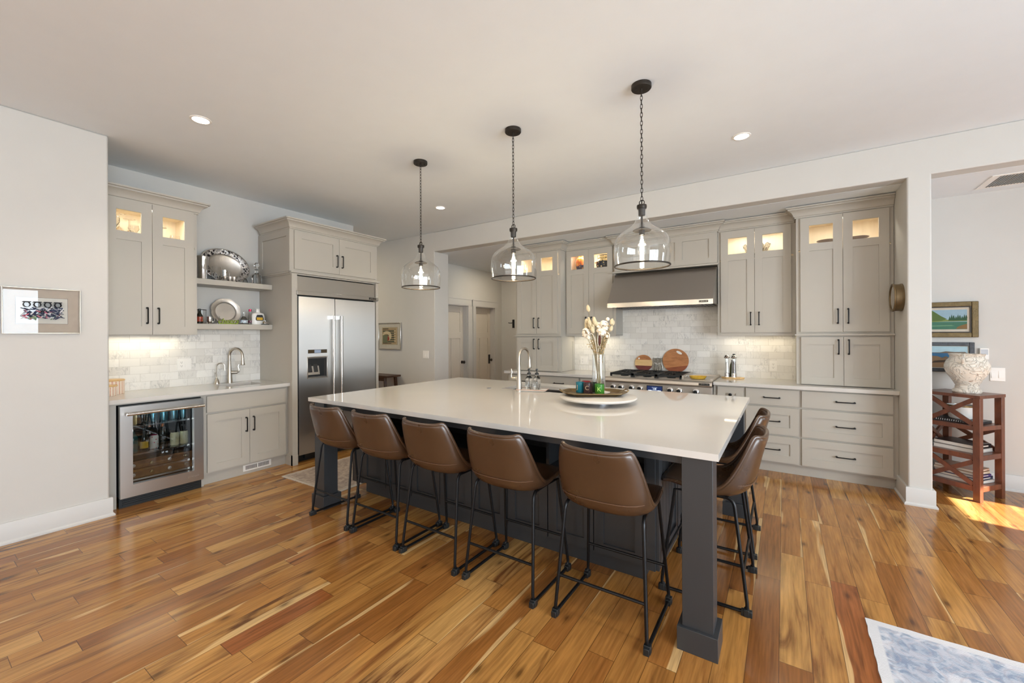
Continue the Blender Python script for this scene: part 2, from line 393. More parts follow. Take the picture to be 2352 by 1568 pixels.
class MB:
    def __init__(s):
        s.v, s.f, s.m = [], [], []

    def add(s, vs, fs, m=0):
        n = len(s.v)
        s.v += [tuple(p) for p in vs]
        s.f += [tuple(n + i for i in f) for f in fs]
        s.m += [m] * len(fs)
        return s

    def box(s, x0, x1, y0, y1, z0, z1, m=0):
        vs = [(x, y, z) for z in (z0, z1) for y in (y0, y1) for x in (x0, x1)]
        return s.add(vs, [(0, 2, 3, 1), (4, 5, 7, 6), (0, 1, 5, 4), (2, 6, 7, 3), (0, 4, 6, 2), (1, 3, 7, 5)], m)

    def obox(s, c, size, rot=(0, 0, 0), m=0):
        mt = Matrix.Translation(c) @ (Matrix.Rotation(rot[2], 4, 'Z') @ Matrix.Rotation(rot[1], 4, 'Y') @ Matrix.Rotation(rot[0], 4, 'X'))
        h = [k / 2 for k in size]
        vs = [mt @ Vector((x, y, z)) for z in (-h[2], h[2]) for y in (-h[1], h[1]) for x in (-h[0], h[0])]
        return s.add(vs, [(0, 2, 3, 1), (4, 5, 7, 6), (0, 1, 5, 4), (2, 6, 7, 3), (0, 4, 6, 2), (1, 3, 7, 5)], m)

    def bar(s, a, b, w, t, m=0, up=(0, 0, 1)):
        a, b = Vector(a), Vector(b)
        d = (b - a).normalized()
        u = Vector(up)
        side = d.cross(u)
        if side.length < 1e-4:
            side = d.cross(Vector((1, 0, 0)))
        side.normalize()
        u = side.cross(d)
        vs = [p + side * i * w / 2 + u * j * t / 2 for p in (a, b) for j in (-1, 1) for i in (-1, 1)]
        return s.add(vs, [(0, 1, 3, 2), (4, 6, 7, 5), (0, 4, 5, 1), (2, 3, 7, 6), (0, 2, 6, 4), (1, 5, 7, 3)], m)

    def tube(s, pts, r, seg=8, closed=False, m=0, caps=True):
        pts = [Vector(p) for p in pts]
        n = len(pts)
        rs = r if isinstance(r, (list, tuple)) else [r] * n
        rings = []
        nrm = None
        for i, p in enumerate(pts):
            if closed:
                t = (pts[(i + 1) % n] - pts[i - 1]).normalized()
            else:
                t = (pts[min(i + 1, n - 1)] - pts[max(i - 1, 0)]).normalized()
            if nrm is None:
                nrm = t.orthogonal().normalized()
            else:
                nrm = (nrm - t * nrm.dot(t))
                nrm = nrm.normalized() if nrm.length > 1e-6 else t.orthogonal().normalized()
            bi = t.cross(nrm)
            rings.append([p + (nrm * math.cos(2 * PI * k / seg) + bi * math.sin(2 * PI * k / seg)) * rs[i] for k in range(seg)])
        vs = [q for rg in rings for q in rg]
        fs = []
        for i in range(n if closed else n - 1):
            j = (i + 1) % n
            for k in range(seg):
                l = (k + 1) % seg
                fs.append((i * seg + k, i * seg + l, j * seg + l, j * seg + k))
        if not closed and caps:
            fs.append(tuple(range(seg))[::-1])
            fs.append(tuple((n - 1) * seg + k for k in range(seg)))
        return s.add(vs, fs, m)

    def lathe(s, prof, c=(0, 0, 0), seg=24, m=0, axis='z', sx=1.0, sy=1.0, cap=True):
        vs, fs = [], []
        n = len(prof)
        for (r, z) in prof:
            for k in range(seg):
                a = 2 * PI * k / seg
                p = (r * math.cos(a) * sx, r * math.sin(a) * sy, z)
                if axis == 'y':
                    p = (p[0], p[2], p[1])
                elif axis == 'x':
                    p = (p[2], p[0], p[1])
                vs.append((p[0] + c[0], p[1] + c[1], p[2] + c[2]))
        for i in range(n - 1):
            for k in range(seg):
                l = (k + 1) % seg
                fs.append((i * seg + k, i * seg + l, (i + 1) * seg + l, (i + 1) * seg + k))
        if cap:
            if prof[0][0] > 1e-5:
                fs.append(tuple(range(seg))[::-1])
            if prof[-1][0] > 1e-5:
                fs.append(tuple((n - 1) * seg + k for k in range(seg)))
        return s.add(vs, fs, m)

    def prism(s, poly, a0, a1, plane='xy', m=0):
        def P(p, h):
            return {'xy': (p[0], p[1], h), 'xz': (p[0], h, p[1]), 'yz': (h, p[0], p[1])}[plane]
        n = len(poly)
        vs = [P(p, a0) for p in poly] + [P(p, a1) for p in poly]
        fs = [tuple(range(n))[::-1], tuple(range(n, 2 * n))]
        for i in range(n):
            j = (i + 1) % n
            fs.append((i, j, n + j, n + i))
        return s.add(vs, fs, m)

    def sweep(s, path, prof, z0, side=1, m=0):
        """crown style moulding: profile (out, up) carried along a plan path with mitred corners"""
        P = [Vector((p[0], p[1])) for p in path]
        n = len(P)
        offs = []
        for i in range(n):
            ns = []
            for a, b in ((i - 1, i), (i, i + 1)):
                if a < 0 or b >= n:
                    continue
                d = (P[b] - P[a]).normalized()
                ns.append(Vector((d.y, -d.x)) * side)
            if len(ns) == 1:
                offs.append(ns[0])
            else:
                q = (ns[0] + ns[1]).normalized()
                offs.append(q / max(0.2, q.dot(ns[0])))
        vs, fs = [], []
        k = len(prof)
        for i in range(n):
            for (o, z) in prof:
                q = P[i] + offs[i] * o
                vs.append((q.x, q.y, z0 + z))
        for i in range(n - 1):
            for j in range(k - 1):
                fs.append((i * k + j, (i + 1) * k + j, (i + 1) * k + j + 1, i * k + j + 1))
            fs.append((i * k + k - 1, (i + 1) * k + k - 1, (i + 1) * k, i * k))
        fs.append(tuple(range(k)))
        fs.append(tuple((n - 1) * k + j for j in range(k))[::-1])
        return s.add(vs, fs, m)

    def build(s, name, mats, parent=None, bevel=0.0, smooth=True, sub=0, solid=0.0, bseg=2, ang=35):
        o_ = (0, 0, 0)
        q = parent
        while q is not None:
            if q.name in OR:
                o_ = OR[q.name]
                break
            q = q.parent
        me = bpy.data.meshes.new(name)
        me.from_pydata([(p[0] - o_[0], p[1] - o_[1], p[2] - o_[2]) for p in s.v], [], s.f)
        mats = mats if isinstance(mats, (list, tuple)) else [mats]
        for mt in mats:
            me.materials.append(MAT[mt] if isinstance(mt, str) else mt)
        me.polygons.foreach_set('material_index', s.m)
        bm = bmesh.new()
        bm.from_mesh(me)
        bmesh.ops.recalc_face_normals(bm, faces=bm.faces)
        bm.to_mesh(me)
        bm.free()
        if smooth:
            me.polygons.foreach_set('use_smooth', [True] * len(me.polygons))
            me.set_sharp_from_angle(angle=R_(ang))
        me.update()
        o = bpy.data.objects.new(name, me)
        COL.objects.link(o)
        if parent is not None:
            o.parent = parent
        if solid:
            md = o.modifiers.new('solid', 'SOLIDIFY')
            md.thickness = solid
            md.offset = 0
        if bevel:
            md = o.modifiers.new('bevel', 'BEVEL')
            md.width = bevel
            md.segments = bseg
            md.limit_method = 'ANGLE'
            md.angle_limit = R_(40)
        if sub:
            md = o.modifiers.new('sub', 'SUBSURF')
            md.levels = sub
            md.render_levels = sub
        return o

def tag(o, label, cat, group=None):
    o['label'] = label
    o['category'] = cat
    if group:
        o['group'] = group
    return o

def thing(name, label, cat, at, rot=0, group=None):
    """an Empty at the thing's base; `at` and all its parts are given in wall axes (u, v, z);
    rot 90 is the sink wall, whose u runs along world +Y and v along world -X"""
    o = bpy.data.objects.new(name, None)
    COL.objects.link(o)
    o.empty_display_size = 0.1
    OR[o.name] = tuple(at)
    if rot == 90:
        o.location = (-at[1], at[0], at[2])
        o.rotation_euler = (0, 0, PI / 2)
    else:
        o.location = at
        o.rotation_euler = (0, 0, R_(rot))
    return tag(o, label, cat, group)

def struct(mb, name, mat, parent=None, **kw):
    o = mb.build(name, mat, parent, **kw)
    if parent is None:
        o['kind'] = 'structure'
    return o

def copy_tree(root, loc, rotz, label, group=None):
    r = root.copy()
    COL.objects.link(r)
    r.location = loc
    r.rotation_euler = (0, 0, rotz)
    r['label'] = label
    if group:
        r['group'] = group
    for ch in list(root.children):
        c = ch.copy()
        COL.objects.link(c)
        c.parent = r
        for g in list(ch.children):
            d = g.copy()
            COL.objects.link(d)
            d.parent = c
    return r

def text(parent, s, size, at, rot, mat, name='lettering', ext=0.0006, shear=0.0, align='CENTER'):
    cu = bpy.data.curves.new('tmp_text', 'FONT')
    cu.body = s
    cu.size = size
    cu.extrude = ext
    cu.shear = shear
    cu.align_x = align
    cu.align_y = 'CENTER'
    tmp = bpy.data.objects.new('tmp_text', cu)
    COL.objects.link(tmp)
    dg = bpy.context.evaluated_depsgraph_get()
    me = bpy.data.meshes.new_from_object(tmp.evaluated_get(dg))
    bpy.data.objects.remove(tmp)
    bpy.data.curves.remove(cu)
    me.materials.clear()
    me.materials.append(MAT[mat] if isinstance(mat, str) else mat)
    me.name = name
    o = bpy.data.objects.new(name, me)
    COL.objects.link(o)
    o_ = (0, 0, 0)
    q = parent
    while q is not None:
        if q.name in OR:
            o_ = OR[q.name]
            break
        q = q.parent
    o.parent = parent
    o.location = (at[0] - o_[0], at[1] - o_[1], at[2] - o_[2])
    o.rotation_euler = rot
    return o

def arc(c, r, a0, a1, n, plane='xz'):
    out = []
    for i in range(n + 1):
        a = a0 + (a1 - a0) * i / n
        p = (r * math.cos(a), r * math.sin(a))
        out.append({'xz': (c[0] + p[0], c[1], c[2] + p[1]), 'yz': (c[0], c[1] + p[0], c[2] + p[1]), 'xy': (c[0] + p[0], c[1] + p[1], c[2])}[plane])
    return out

def rounded(pts, r, n=4):
    """polyline with rounded corners"""
    P = [Vector(p) for p in pts]
    out = [P[0]]
    for i in range(1, len(P) - 1):
        a = P[i] + (P[i - 1] - P[i]).normalized() * r
        b = P[i] + (P[i + 1] - P[i]).normalized() * r
        for k in range(n + 1):
            t = k / n
            out.append(a * (1 - t) ** 2 + P[i] * 2 * t * (1 - t) + b * t * t)
    out.append(P[-1])
    return out

# ------------------------------------------------------------------ the room
CEIL = 3.048
SOF = 2.745
# near wall surface x=-4.53, sink wall x=-5.285, header plane y=4.739, range wall y=5.68, nook wall y=5.64
struct(MB().box(-7.2, 4.6, -3.8, 8.0, -0.05, 0.0), 'floor', 'floor', smooth=False)
struct(MB().box(-7.2, 4.6, -3.8, 4.95, CEIL, CEIL + 0.1), 'ceiling', 'ceiling', smooth=False)
struct(MB().box(-5.65, 4.6, 4.899, 8.0, SOF, SOF + 0.1), 'ceiling', 'ceiling', smooth=False)
struct(MB().box(-4.68, -4.53, -3.8, 1.0, 0, CEIL), 'wall_left', 'wall', bevel=0.012)
struct(MB().box(-5.45, -5.285, 0.9, 3.805, 0, CEIL), 'wall_sink', 'wall', smooth=False)
struct(MB().box(-5.3, -4.6, 0.88, 0.998, 0, CEIL), 'wall_return', 'wall', smooth=False)
struct(MB().box(-7.2, -7.05, -3.8, 4.9, 0, CEIL), 'wall_passage', 'wall', smooth=False)
struct(MB().box(-7.2, -4.56, 4.739, 5.06, 0, CEIL), 'wall_front', 'wall', bevel=0.008)
struct(MB().box(-4.57, 4.6, 4.739, 4.90, SOF, CEIL), 'wall_header', 'wall', bevel=0.008)
struct(MB().box(0.867, 1.018, 4.739, 5.80, 0, SOF + 0.02), 'wall_pier', 'wall', bevel=0.012, bseg=3)
struct(MB().box(3.6, 4.6, 4.739, 4.90, 0, SOF + 0.02), 'wall_jamb', 'wall', bevel=0.008)
struct(MB().box(-3.46, 0.9, 5.68, 5.80, 0, SOF + 0.02), 'wall_range', 'wall', smooth=False)
struct(MB().box(-3.46, -3.40, 5.80, 7.36, 0, SOF + 0.02), 'wall_hall', 'wall', smooth=False)
struct(MB().box(1.0, 4.6, 5.64, 5.78, 0, SOF + 0.02), 'wall_nook', 'wall', smooth=False)
struct(MB().box(-5.2, -3.4, 7.35, 7.47, 0, SOF + 0.02), 'wall_end', 'wall', smooth=False)
# hall wall with two door openings, x=-5.1
D1 = (5.58, 6.20)
D2 = (6.44, 7.08)
hw = MB()
for a, b in ((5.05, D1[0]), (D1[1], D2[0]), (D2[1], 7.36)):
    hw.box(-5.28, -5.1, a, b, 0, SOF + 0.02)
for a, b in (D1, D2):
    hw.box(-5.28, -5.1, a, b, 2.005, SOF + 0.02)
struct(hw, 'wall_doors', 'wall', smooth=False)
# walls behind the camera with the windows that give the daylight
rw = MB().box(4.4, 4.6, -3.8, -2.6, 0, CEIL).box(4.4, 4.6, 1.9, 3.76, 0, CEIL).box(4.4, 4.6, 4.48, 8.0, 0, CEIL)
rw.box(4.4, 4.6, -2.6, 1.9, 2.5, CEIL).box(4.4, 4.6, -2.6, 1.9, 0, 0.4).box(4.4, 4.6, 3.76, 4.48, 2.34, CEIL).box(4.4, 4.6, 3.76, 4.48, 0, 0.9)
struct(rw, 'wall_right', 'wall', smooth=False)
bw = MB().box(-4.7, -2.9, -3.8, -3.6, 0, CEIL).box(1.7, 4.6, -3.8, -3.6, 0, CEIL).box(-2.9, 1.7, -3.8, -3.6, 2.5, CEIL).box(-2.9, 1.7, -3.8, -3.6, 0, 0.5)
struct(bw, 'wall_rear', 'wall', smooth=False)
struct(MB().box(4.6, 8.2, -3.8, 3.3, 2.62, 2.72), 'added_sun_blocker', 'trim', smooth=False)  # slab added outside, out of view, to keep sun from the large window
w1 = MB()
for y in (-2.6, -1.475, -0.35, 0.775, 1.9):
    w1.box(4.41, 4.46, y - 0.05, y + 0.05, 0.4, 2.5)
w1.box(4.41, 4.46, -2.6, 1.9, 0.38, 0.46).box(4.41, 4.46, -2.6, 1.9, 2.44, 2.52)
struct(w1, 'window_1', 'trim', smooth=False)
w2 = MB().box(4.41, 4.46, 3.76, 3.80, 0.9, 2.34).box(4.41, 4.46, 4.44, 4.48, 0.9, 2.34).box(4.41, 4.46, 3.76, 4.48, 0.9, 0.94)
struct(w2, 'window_2', 'trim', smooth=False)
w3 = MB()
for x in (-2.9, -1.37, 0.17, 1.7):
    w3.box(x - 0.05, x + 0.05, -3.66, -3.61, 0.5, 2.5)
w3.box(-2.9, 1.7, -3.66, -3.61, 1.45, 1.5)
struct(w3, 'window_3', 'trim', smooth=False)

# baseboards with shoe moulding
BB = [(0, 0), (0.028, 0), (0.028, 0.012), (0.02, 0.022), (0.016, 0.024), (0.016, 0.142), (0.012, 0.148), (0, 0.148)]
struct(MB().sweep([(-4.53, -3.6), (-4.53, 1.0), (-4.66, 1.0)], BB, 0, 1), 'baseboard_left', 'trim')
struct(MB().sweep([(-7.0, 4.739), (-4.56, 4.739), (-4.56, 5.06)], BB, 0, 1), 'baseboard_front', 'trim')
struct(MB().sweep([(0.867, 5.115), (0.867, 4.739), (1.018, 4.739), (1.018, 5.64)], BB, 0, -1 if False else 1), 'baseboard_pier', 'trim')
struct(MB().sweep([(1.03, 5.64), (4.4, 5.64)], BB, 0, 1), 'baseboard_nook', 'trim')
struct(MB().sweep([(-5.1, 7.35), (-3.46, 7.35)], BB, 0, 1), 'baseboard_end', 'trim')

# doors, jambs and casings of the hall
for n, (a, b) in enumerate((D1, D2), 1):
    d = MB()
    st = 0.10
    X0, X1 = -5.235, -5.20
    d.box(X0, X1, a, a + st, 0.01, 2.0).box(X0, X1, b - st, b, 0.01, 2.0)
    d.box(X0, X1, a + st, b - st, 1.88, 2.0).box(X0, X1, a + st, b - st, 1.38, 1.50).box(X0, X1, a + st, b - st, 0.01, 0.24)
    mid = (a + b) / 2
    d.box(X0, X1, mid - 0.05, mid + 0.05, 0.24, 1.38)
    d.box(X0 + 0.005, X1 - 0.014, a + st, b - st, 0.24, 1.88)
    dd = struct(d, 'door_%d' % n, 'door', bevel=0.003)
    k = MB()
    ky = b - 0.055
    if n == 1:
        k.lathe([(0.03, 0), (0.03, 0.006), (0.012, 0.01), (0.012, 0.03), (0.026, 0.04), (0.031, 0.055), (0.022, 0.068), (0, 0.072)], (-5.20, ky, 0.92), 16, axis='x')
    else:
        k.box(-5.20, -5.192, ky - 0.028, ky + 0.028, 0.84, 1.03)
        k.lathe([(0.013, 0), (0.013, 0.03), (0.026, 0.04), (0.03, 0.055), (0.02, 0.066), (0, 0.07)], (-5.192, ky, 0.92), 16, axis='x')
    k.build('door_knob' if n == 1 else 'door_lock_plate', 'bronze', dd)
    c = MB()
    c.box(-5.1, -5.08, a - 0.09, a, 0, 2.005).box(-5.1, -5.08, b, b + 0.09, 0, 2.005).box(-5.1, -5.075, a - 0.105, b + 0.105, 2.005, 2.12).box(-5.1, -5.065, a - 0.115, b + 0.115, 2.12, 2.135)
    c.box(-5.25, -5.1, a - 0.006, a + 0.012, 0, 2.005).box(-5.25, -5.1, b - 0.012, b + 0.006, 0, 2.005).box(-5.25, -5.1, a, b, 1.992, 2.005)
    struct(c, 'trim_%d' % n, 'trim', smooth=False)

# tiled splashbacks
bs = MB().box(-5.29, -5.275, 1.0, 2.50, 0.914, 1.52)
struct(bs, 'backsplash', 'tile_y', smooth=False)
bs = MB().box(-2.62, 0.115, 5.67, 5.685, 0.914, 2.26)
struct(bs, 'backsplash', 'tile_x', smooth=False)

# ------------------------------------------------------------------ cabinets (u along the wall, v into the wall, z up)
CROWN = [(0, 0), (0.012, 0), (0.012, 0.012), (0.020, 0.016), (0.026, 0.034), (0.040, 0.058), (0.060, 0.072), (0.072, 0.076), (0.072, 0.088), (0.088, 0.092), (0.088, 0.106), (0, 0.106)]

def pull(parent, u, v, z, horiz=False, L=0.14, mat='black', r=0.0055):
    """bar pull standing off the face at v"""
    h = L / 2
    if horiz:
        pts = [(u - h + 0.004, v, z), (u - h, v - 0.03, z), (u + h, v - 0.03, z), (u + h - 0.004, v, z)]
    else:
        pts = [(u, v, z - h + 0.004), (u, v - 0.03, z - h), (u, v - 0.03, z + h), (u, v, z + h - 0.004)]
    mb = MB().tube(rounded(pts, 0.012, 3), r, 8)
    for e in (pts[0], pts[3]):
        mb.lathe([(0.009, -0.004), (0.008, 0.0)], e, 10, axis='y')
    return mb.build('handle', mat, parent)

def door(parent, u0, u1, z0, z1, v, win=None, st=0.074, handle=None, name='door', mat='cab', hl=0.145, flat=False, bot=None):
    """shaker front whose face is at v; win=(z0,z1) cuts a glazed light"""
    t = 0.021
    mb = MB()
    bt = bot or st
    if flat:
        mb.box(u0, u1, v, v + t, z0, z1)
    else:
        mb.box(u0, u0 + st, v, v + t, z0, z1).box(u1 - st, u1, v, v + t, z0, z1)
        mb.box(u0 + st, u1 - st, v, v + t, z0, z0 + bt)
        if win:
            mb.box(u0 + st, u1 - st, v, v + t, win[1], z1)
            mb.box(u0 + st, u1 - st, v, v + t, win[0] - st, win[0])
            mb.box(u0 + st, u1 - st, v + 0.010, v + t - 0.004, z0 + bt, win[0] - st)
        else:
            mb.box(u0 + st, u1 - st, v, v + t, z1 - bt, z1)
            mb.box(u0 + st, u1 - st, v + 0.010, v + t - 0.004, z0 + bt, z1 - bt)
    d = mb.build(name, mat, parent, smooth=False)
    if win:
        MB().box(u0 + st, u1 - st, v + 0.012, v + 0.015, win[0], win[1]).build('glass_pane', 'pane', d, smooth=False)
    if handle:
        pull(d, handle[0], v, handle[1], handle[2], hl)
    return d

def carcass(u0, u1, z0, z1, vf, vb, glassz=None):
    """closed box, or a hollow one with a wood lined top compartment above glassz"""
    mb = MB()
    if glassz is None:
        return mb.box(u0, u1, vf, vb, z0, z1)
    t = 0.019
    mb.box(u0, u0 + t, vf, vb, z0, z1).box(u1 - t, u1, vf, vb, z0, z1).box(u0 + t, u1 - t, vf, vb, z0, glassz - 0.02)
    mb.box(u0 + t, u1 - t, vf, vb, z1 - t, z1).box(u0 + t, u1 - t, vb - 0.012, vb, glassz, z1 - t)
    mb.box(u0 + t, u0 + 0.04, vf, vf + t, glassz, z1 - t).box(u1 - 0.04, u1 - t, vf, vf + t, glassz, z1 - t)
    mb.box(u0 + 0.04, u1 - 0.04, vf, vf + t, z1 - 0.045, z1 - t)
    return mb

def liner(root, u0, u1, gz, z1, vf, vb):
    t = 0.0195
    mb = MB().box(u0 + t, u0 + t + 0.006, vf + 0.022, vb - 0.013, gz, z1 - 0.02).box(u1 - t - 0.006, u1 - t, vf + 0.022, vb - 0.013, gz, z1 - 0.02)
    mb.box(u0 + t, u1 - t, vb - 0.02, vb - 0.013, gz, z1 - 0.02).box(u0 + t, u1 - t, vf + 0.022, vb - 0.013, gz - 0.02, gz).box(u0 + t, u1 - t, vf + 0.022, vb - 0.013, z1 - 0.028, z1 - 0.0205)
    return mb.build('wood_lining', 'cabin', root, smooth=False)

def cab_light(root_loc, w, rot, e):
    light('cabinet_puck_light', 'AREA', root_loc, e, (1.0, 0.92, 0.80), shape='RECTANGLE', size=w if rot == 0 else 0.06, size_y=0.06 if rot == 0 else w)

# ---- range wall -----------------------------------------------------------------------------------------------------------
GZ = 2.30
WIN = (2.355, 2.54)

def upper(name, label, u0, u1, d0, d1, face, vb, crown, lower=None, rot=0, dz=0.0, e=1.0, hz=(1.535, 1.685), group='glazed upper cabinets', zb=1.43, dtop=2.62):
    vf = face + 0.021
    root = thing(name, label, 'cabinet', ((u0 + u1) / 2, (vf + vb) / 2, zb + dz), rot, group)
    carcass(u0, u1, zb + dz, 2.64 + dz, vf, vb, GZ + dz).build('case', 'cab', root, smooth=False)
    liner(root, u0, u1, GZ + dz, 2.64 + dz, vf, vb)
    md = (d0 + d1) / 2
    hm = (hz[0] + hz[1]) / 2 + dz
    door(root, d0, md - 0.0018, 1.455 + dz, dtop + dz, face, (WIN[0] + dz, WIN[1] + dz), handle=(md - 0.04, hm, False))
    door(root, md + 0.0018, d1, 1.455 + dz, dtop + dz, face, (WIN[0] + dz, WIN[1] + dz), handle=(md + 0.04, hm, False))
    MB().sweep(crown, CROWN, 2.630 + dz, 1).build('crown_moulding', 'cab', root, ang=25)
    c = ((u0 + u1) / 2, vf + 0.09, 2.60 + dz)
    cab_light(c if rot == 0 else (-c[1], c[0], c[2]), (u1 - u0) * 0.7, rot, e * 3)
    return root

VB = 5.675
F1, F2 = 5.37, 5.20         # door faces of the shallow and of the deep units
# tall units standing on the worktop
tr = upper('tall_cabinet', 'tall double-door cabinet standing on the worktop beside the wall clock', 0.107, 0.864, 0.143, 0.830, F2, VB, [(0.107, 5.45), (0.107, F2 + 0.021), (0.864, F2 + 0.021)], e=1.1)
tl = upper('tall_cabinet', 'tall double-door cabinet standing on the worktop at its hall end', -3.357, -2.614, -3.327, -2.658, F2, VB, [(-3.357, 5.66), (-3.357, F2 + 0.021), (-2.614, F2 + 0.021), (-2.614, 5.45)], e=1.1)
for root, a, b, d0, d1 in ((tr, 0.107, 0.864, 0.147, 0.834), (tl, -3.357, -2.614, -3.327, -2.658)):
    vf = F2 + 0.021
    MB().box(a, b, vf, VB, 0.916, 1.43).build('lower_case', 'cab', root, smooth=False)
    MB().box(a - 0.012, b + (0.012 if b < 0 else 0), vf - 0.036, vf + 0.01, 1.418, 1.434).box(a - 0.012, a, vf, vf + 0.26, 1.418, 1.434).build('ledge_trim', 'cab', root, smooth=False)
    md = (d0 + d1) / 2
    door(root, d0, md - 0.0018, 0.922, 1.402, F2, handle=(md - 0.04, 1.305, False))
    door(root, md + 0.0018, d1, 0.922, 1.402, F2, handle=(md + 0.04, 1.305, False))
    if b < 0:
        MB().box(b, b + 0.006, vf + 0.02, vf + 0.07, 0.93, 1.41).box(b, b + 0.006, VB - 0.07, VB - 0.01, 0.93, 1.41).box(b, b + 0.006, vf + 0.07, VB - 0.07, 1.34, 1.41).build('side_panel', 'cab', root, smooth=False)
ul = upper('wall_cabinet', 'double-door wall cabinet showing two painted vases, left of the hood', -2.614, -1.878, -2.597, -1.916, F1, VB, [(-2.614, F1 + 0.021), (-1.878, F1 + 0.021)])
ur = upper('wall_cabinet', 'double-door wall cabinet showing a cut-glass bowl, right of the hood', -0.648, 0.107, -0.613, 0.067, F1, VB, [(-0.648, F1 + 0.021), (0.107, F1 + 0.021)])
for root, a, b in ((ul, -2.614, -1.878), (ur, -0.648, 0.107)):
    MB().box(a, b, F1 + 0.015, F1 + 0.035, 1.418, 1.436).box(a, b, F1 + 0.03, VB, 1.424, 1.432).build('bottom_rail', 'cab', root, smooth=False)
# panelled cover over the hood
hc = thing('hood_cabinet', 'flat panelled cabinet closing the gap above the steel range hood', 'cabinet', (-1.263, 5.52, 2.24))
vf = 5.351
MB().box(-1.877, -0.649, vf, VB, 2.245, 2.64).build('case', 'cab', hc, smooth=False)
fr = MB().box(-1.877, -0.649, vf - 0.014, vf, 2.27, 2.34).box(-1.877, -0.649, vf - 0.014, vf, 2.56, 2.64)
for i in range(4):
    x = -1.877 + i * (1.228 - 0.085) / 3
    fr.box(x, x + 0.085, vf - 0.014, vf, 2.34, 2.56)
fr.build('panel_frame', 'cab', hc, smooth=False)
MB().box(-1.895, -0.635, vf - 0.05, vf, 2.243, 2.262).build('ledge_trim', 'cab', hc, smooth=False)
MB().sweep([(-1.877, 5.45), (-1.877, vf - 0.014), (-0.649, vf - 0.014), (-0.649, 5.45)], CROWN, 2.630, 1).build('crown_moulding', 'cab', hc, ang=25)

# base units of the range wall
FB = 5.05
def base_unit(label, u0, u1, fronts, name='drawer_cabinet', fill=(0.02, 0.02)):
    root = thing(name, label, 'cabinet', ((u0 + u1) / 2, 5.36, 0), 0, 'base units of the range wall')
    vf = FB + 0.021
    MB().box(u0, u1, vf, VB, 0.105, 0.876).box(u0, u1, vf + 0.052, VB, 0.0, 0.105).build('case', 'cab', root, smooth=False)
    for (a, b, z0, z1, kind) in fronts:
        if kind == 'knob':
            d = door(root, a, b, z0, z1, FB, name='drawer_front', st=0.075, bot=0.07)
            MB().lathe([(0.006, 0), (0.006, -0.016), (0.016, -0.02), (0.017, -0.03), (0, -0.034)], ((a + b) / 2, FB, (z0 + z1) / 2), 14, axis='y').build('knob', 'black', d)
        else:
            door(root, a, b, z0, z1, FB, name='drawer_front', handle=((a + b) / 2, (z0 + z1) / 2 - 0.003, True), flat=(kind == 'flat'), hl=0.145 if b - a > 0.3 else 0.12)
    return root
DZ = [(0.700, 0.864, 'flat'), (0.404, 0.681, 'sh'), (0.121, 0.386, 'sh')]
base_unit('wide three-drawer base cabinet below the tall cabinet beside the wall clock', 0.131, 0.866, [(0.146, 0.828, *d) for d in DZ])
base_unit('narrower three-drawer base cabinet right of the range, half hidden by the stools', -0.352, 0.131, [(-0.342, 0.122, *d) for d in DZ])
base_unit('slim pull-out base cabinet with one round knob, right beside the range', -0.655, -0.352, [(-0.615, -0.362, 0.700, 0.864, 'knob'), (-0.615, -0.362, 0.121, 0.681, 'sh')], name='pullout_cabinet')
base_unit('base cabinet below the tall cabinet at the hall end, first from the hall', -3.41, -2.86, [(-3.38, -2.872, *d) for d in DZ])
base_unit('base cabinet whose drawer pull shows behind the soap bottles', -2.86, -2.26, [(-2.848, -2.272, *d) for d in DZ])
base_unit('base cabinet between the range and the drawers behind the soap bottles', -2.26, -1.885, [(-2.248, -1.93, *d) for d in DZ])

wt = MB().box(-0.655, 0.867, 5.02, 5.672, 0.878, 0.914)
tag(wt.build('worktop', 'quartz', None, bevel=0.003), 'white stone worktop right of the range, below the tall cabinet', 'worktop', 'white stone worktops')
wt = MB().box(-3.445, -1.885, 5.02, 5.672, 0.878, 0.914)
tag(wt.build('worktop', 'quartz', None, bevel=0.003), 'white stone worktop left of the range, ending at the hall', 'worktop', 'white stone worktops')
# under cabinet strip lights
for x0, x1 in ((-2.56, -1.95), (-0.6, 0.06)):
    light('undercabinet_light', 'AREA', ((x0 + x1) / 2, 5.54, 1.418), 1.0, (1.0, 0.86, 0.62), shape='RECTANGLE', size=x1 - x0, size_y=0.03)
light('undercabinet_light', 'AREA', (-5.17, 1.36, 1.44), 1.2, (1.0, 0.87, 0.64), shape='RECTANGLE', size=0.03, size_y=0.62)

# ---- sink wall (u = world y, v = -world x) ---------------------------------------------------------------------------------
FL = 4.785
WL = 5.28
lu = upper('wall_cabinet', 'double-door wall cabinet with stemmed glasses inside, beside the floating shelves', 1.002, 1.694, 1.030, 1.664, FL, WL, [(1.002, FL + 0.021), (1.694, FL + 0.021), (1.694, 5.27)], rot=90, dz=0.0, e=1.6, hz=(1.555, 1.695), zb=1.452, dtop=2.635)
sb = thing('sink_cabinet', 'two-door base cabinet under the small bar sink, beside the beverage fridge', 'cabinet', (2.095, 4.95, 0), 90)
vf = 4.656
MB().box(1.690, 2.495, vf, 4.77, 0.105, 0.876).box(1.690, 2.495, 5.16, WL, 0.105, 0.876).box(1.690, 1.80, 4.77, 5.16, 0.105, 0.876).box(2.39, 2.495, 4.77, 5.16, 0.105, 0.876).box(1.80, 2.39, 4.77, 5.16, 0.105, 0.68).box(1.66, 2.495, vf + 0.04, WL, 0, 0.105).build('case', 'cab', sb, smooth=False)
door(sb, 1.711, 2.463, 0.702, 0.858, 4.635, flat=True, name='false_drawer_front')
door(sb, 1.714, 2.0892, 0.123, 0.682, 4.635, handle=(2.056, 0.53, False))
door(sb, 2.0928, 2.463, 0.123, 0.682, 4.635, handle=(2.126, 0.53, False))
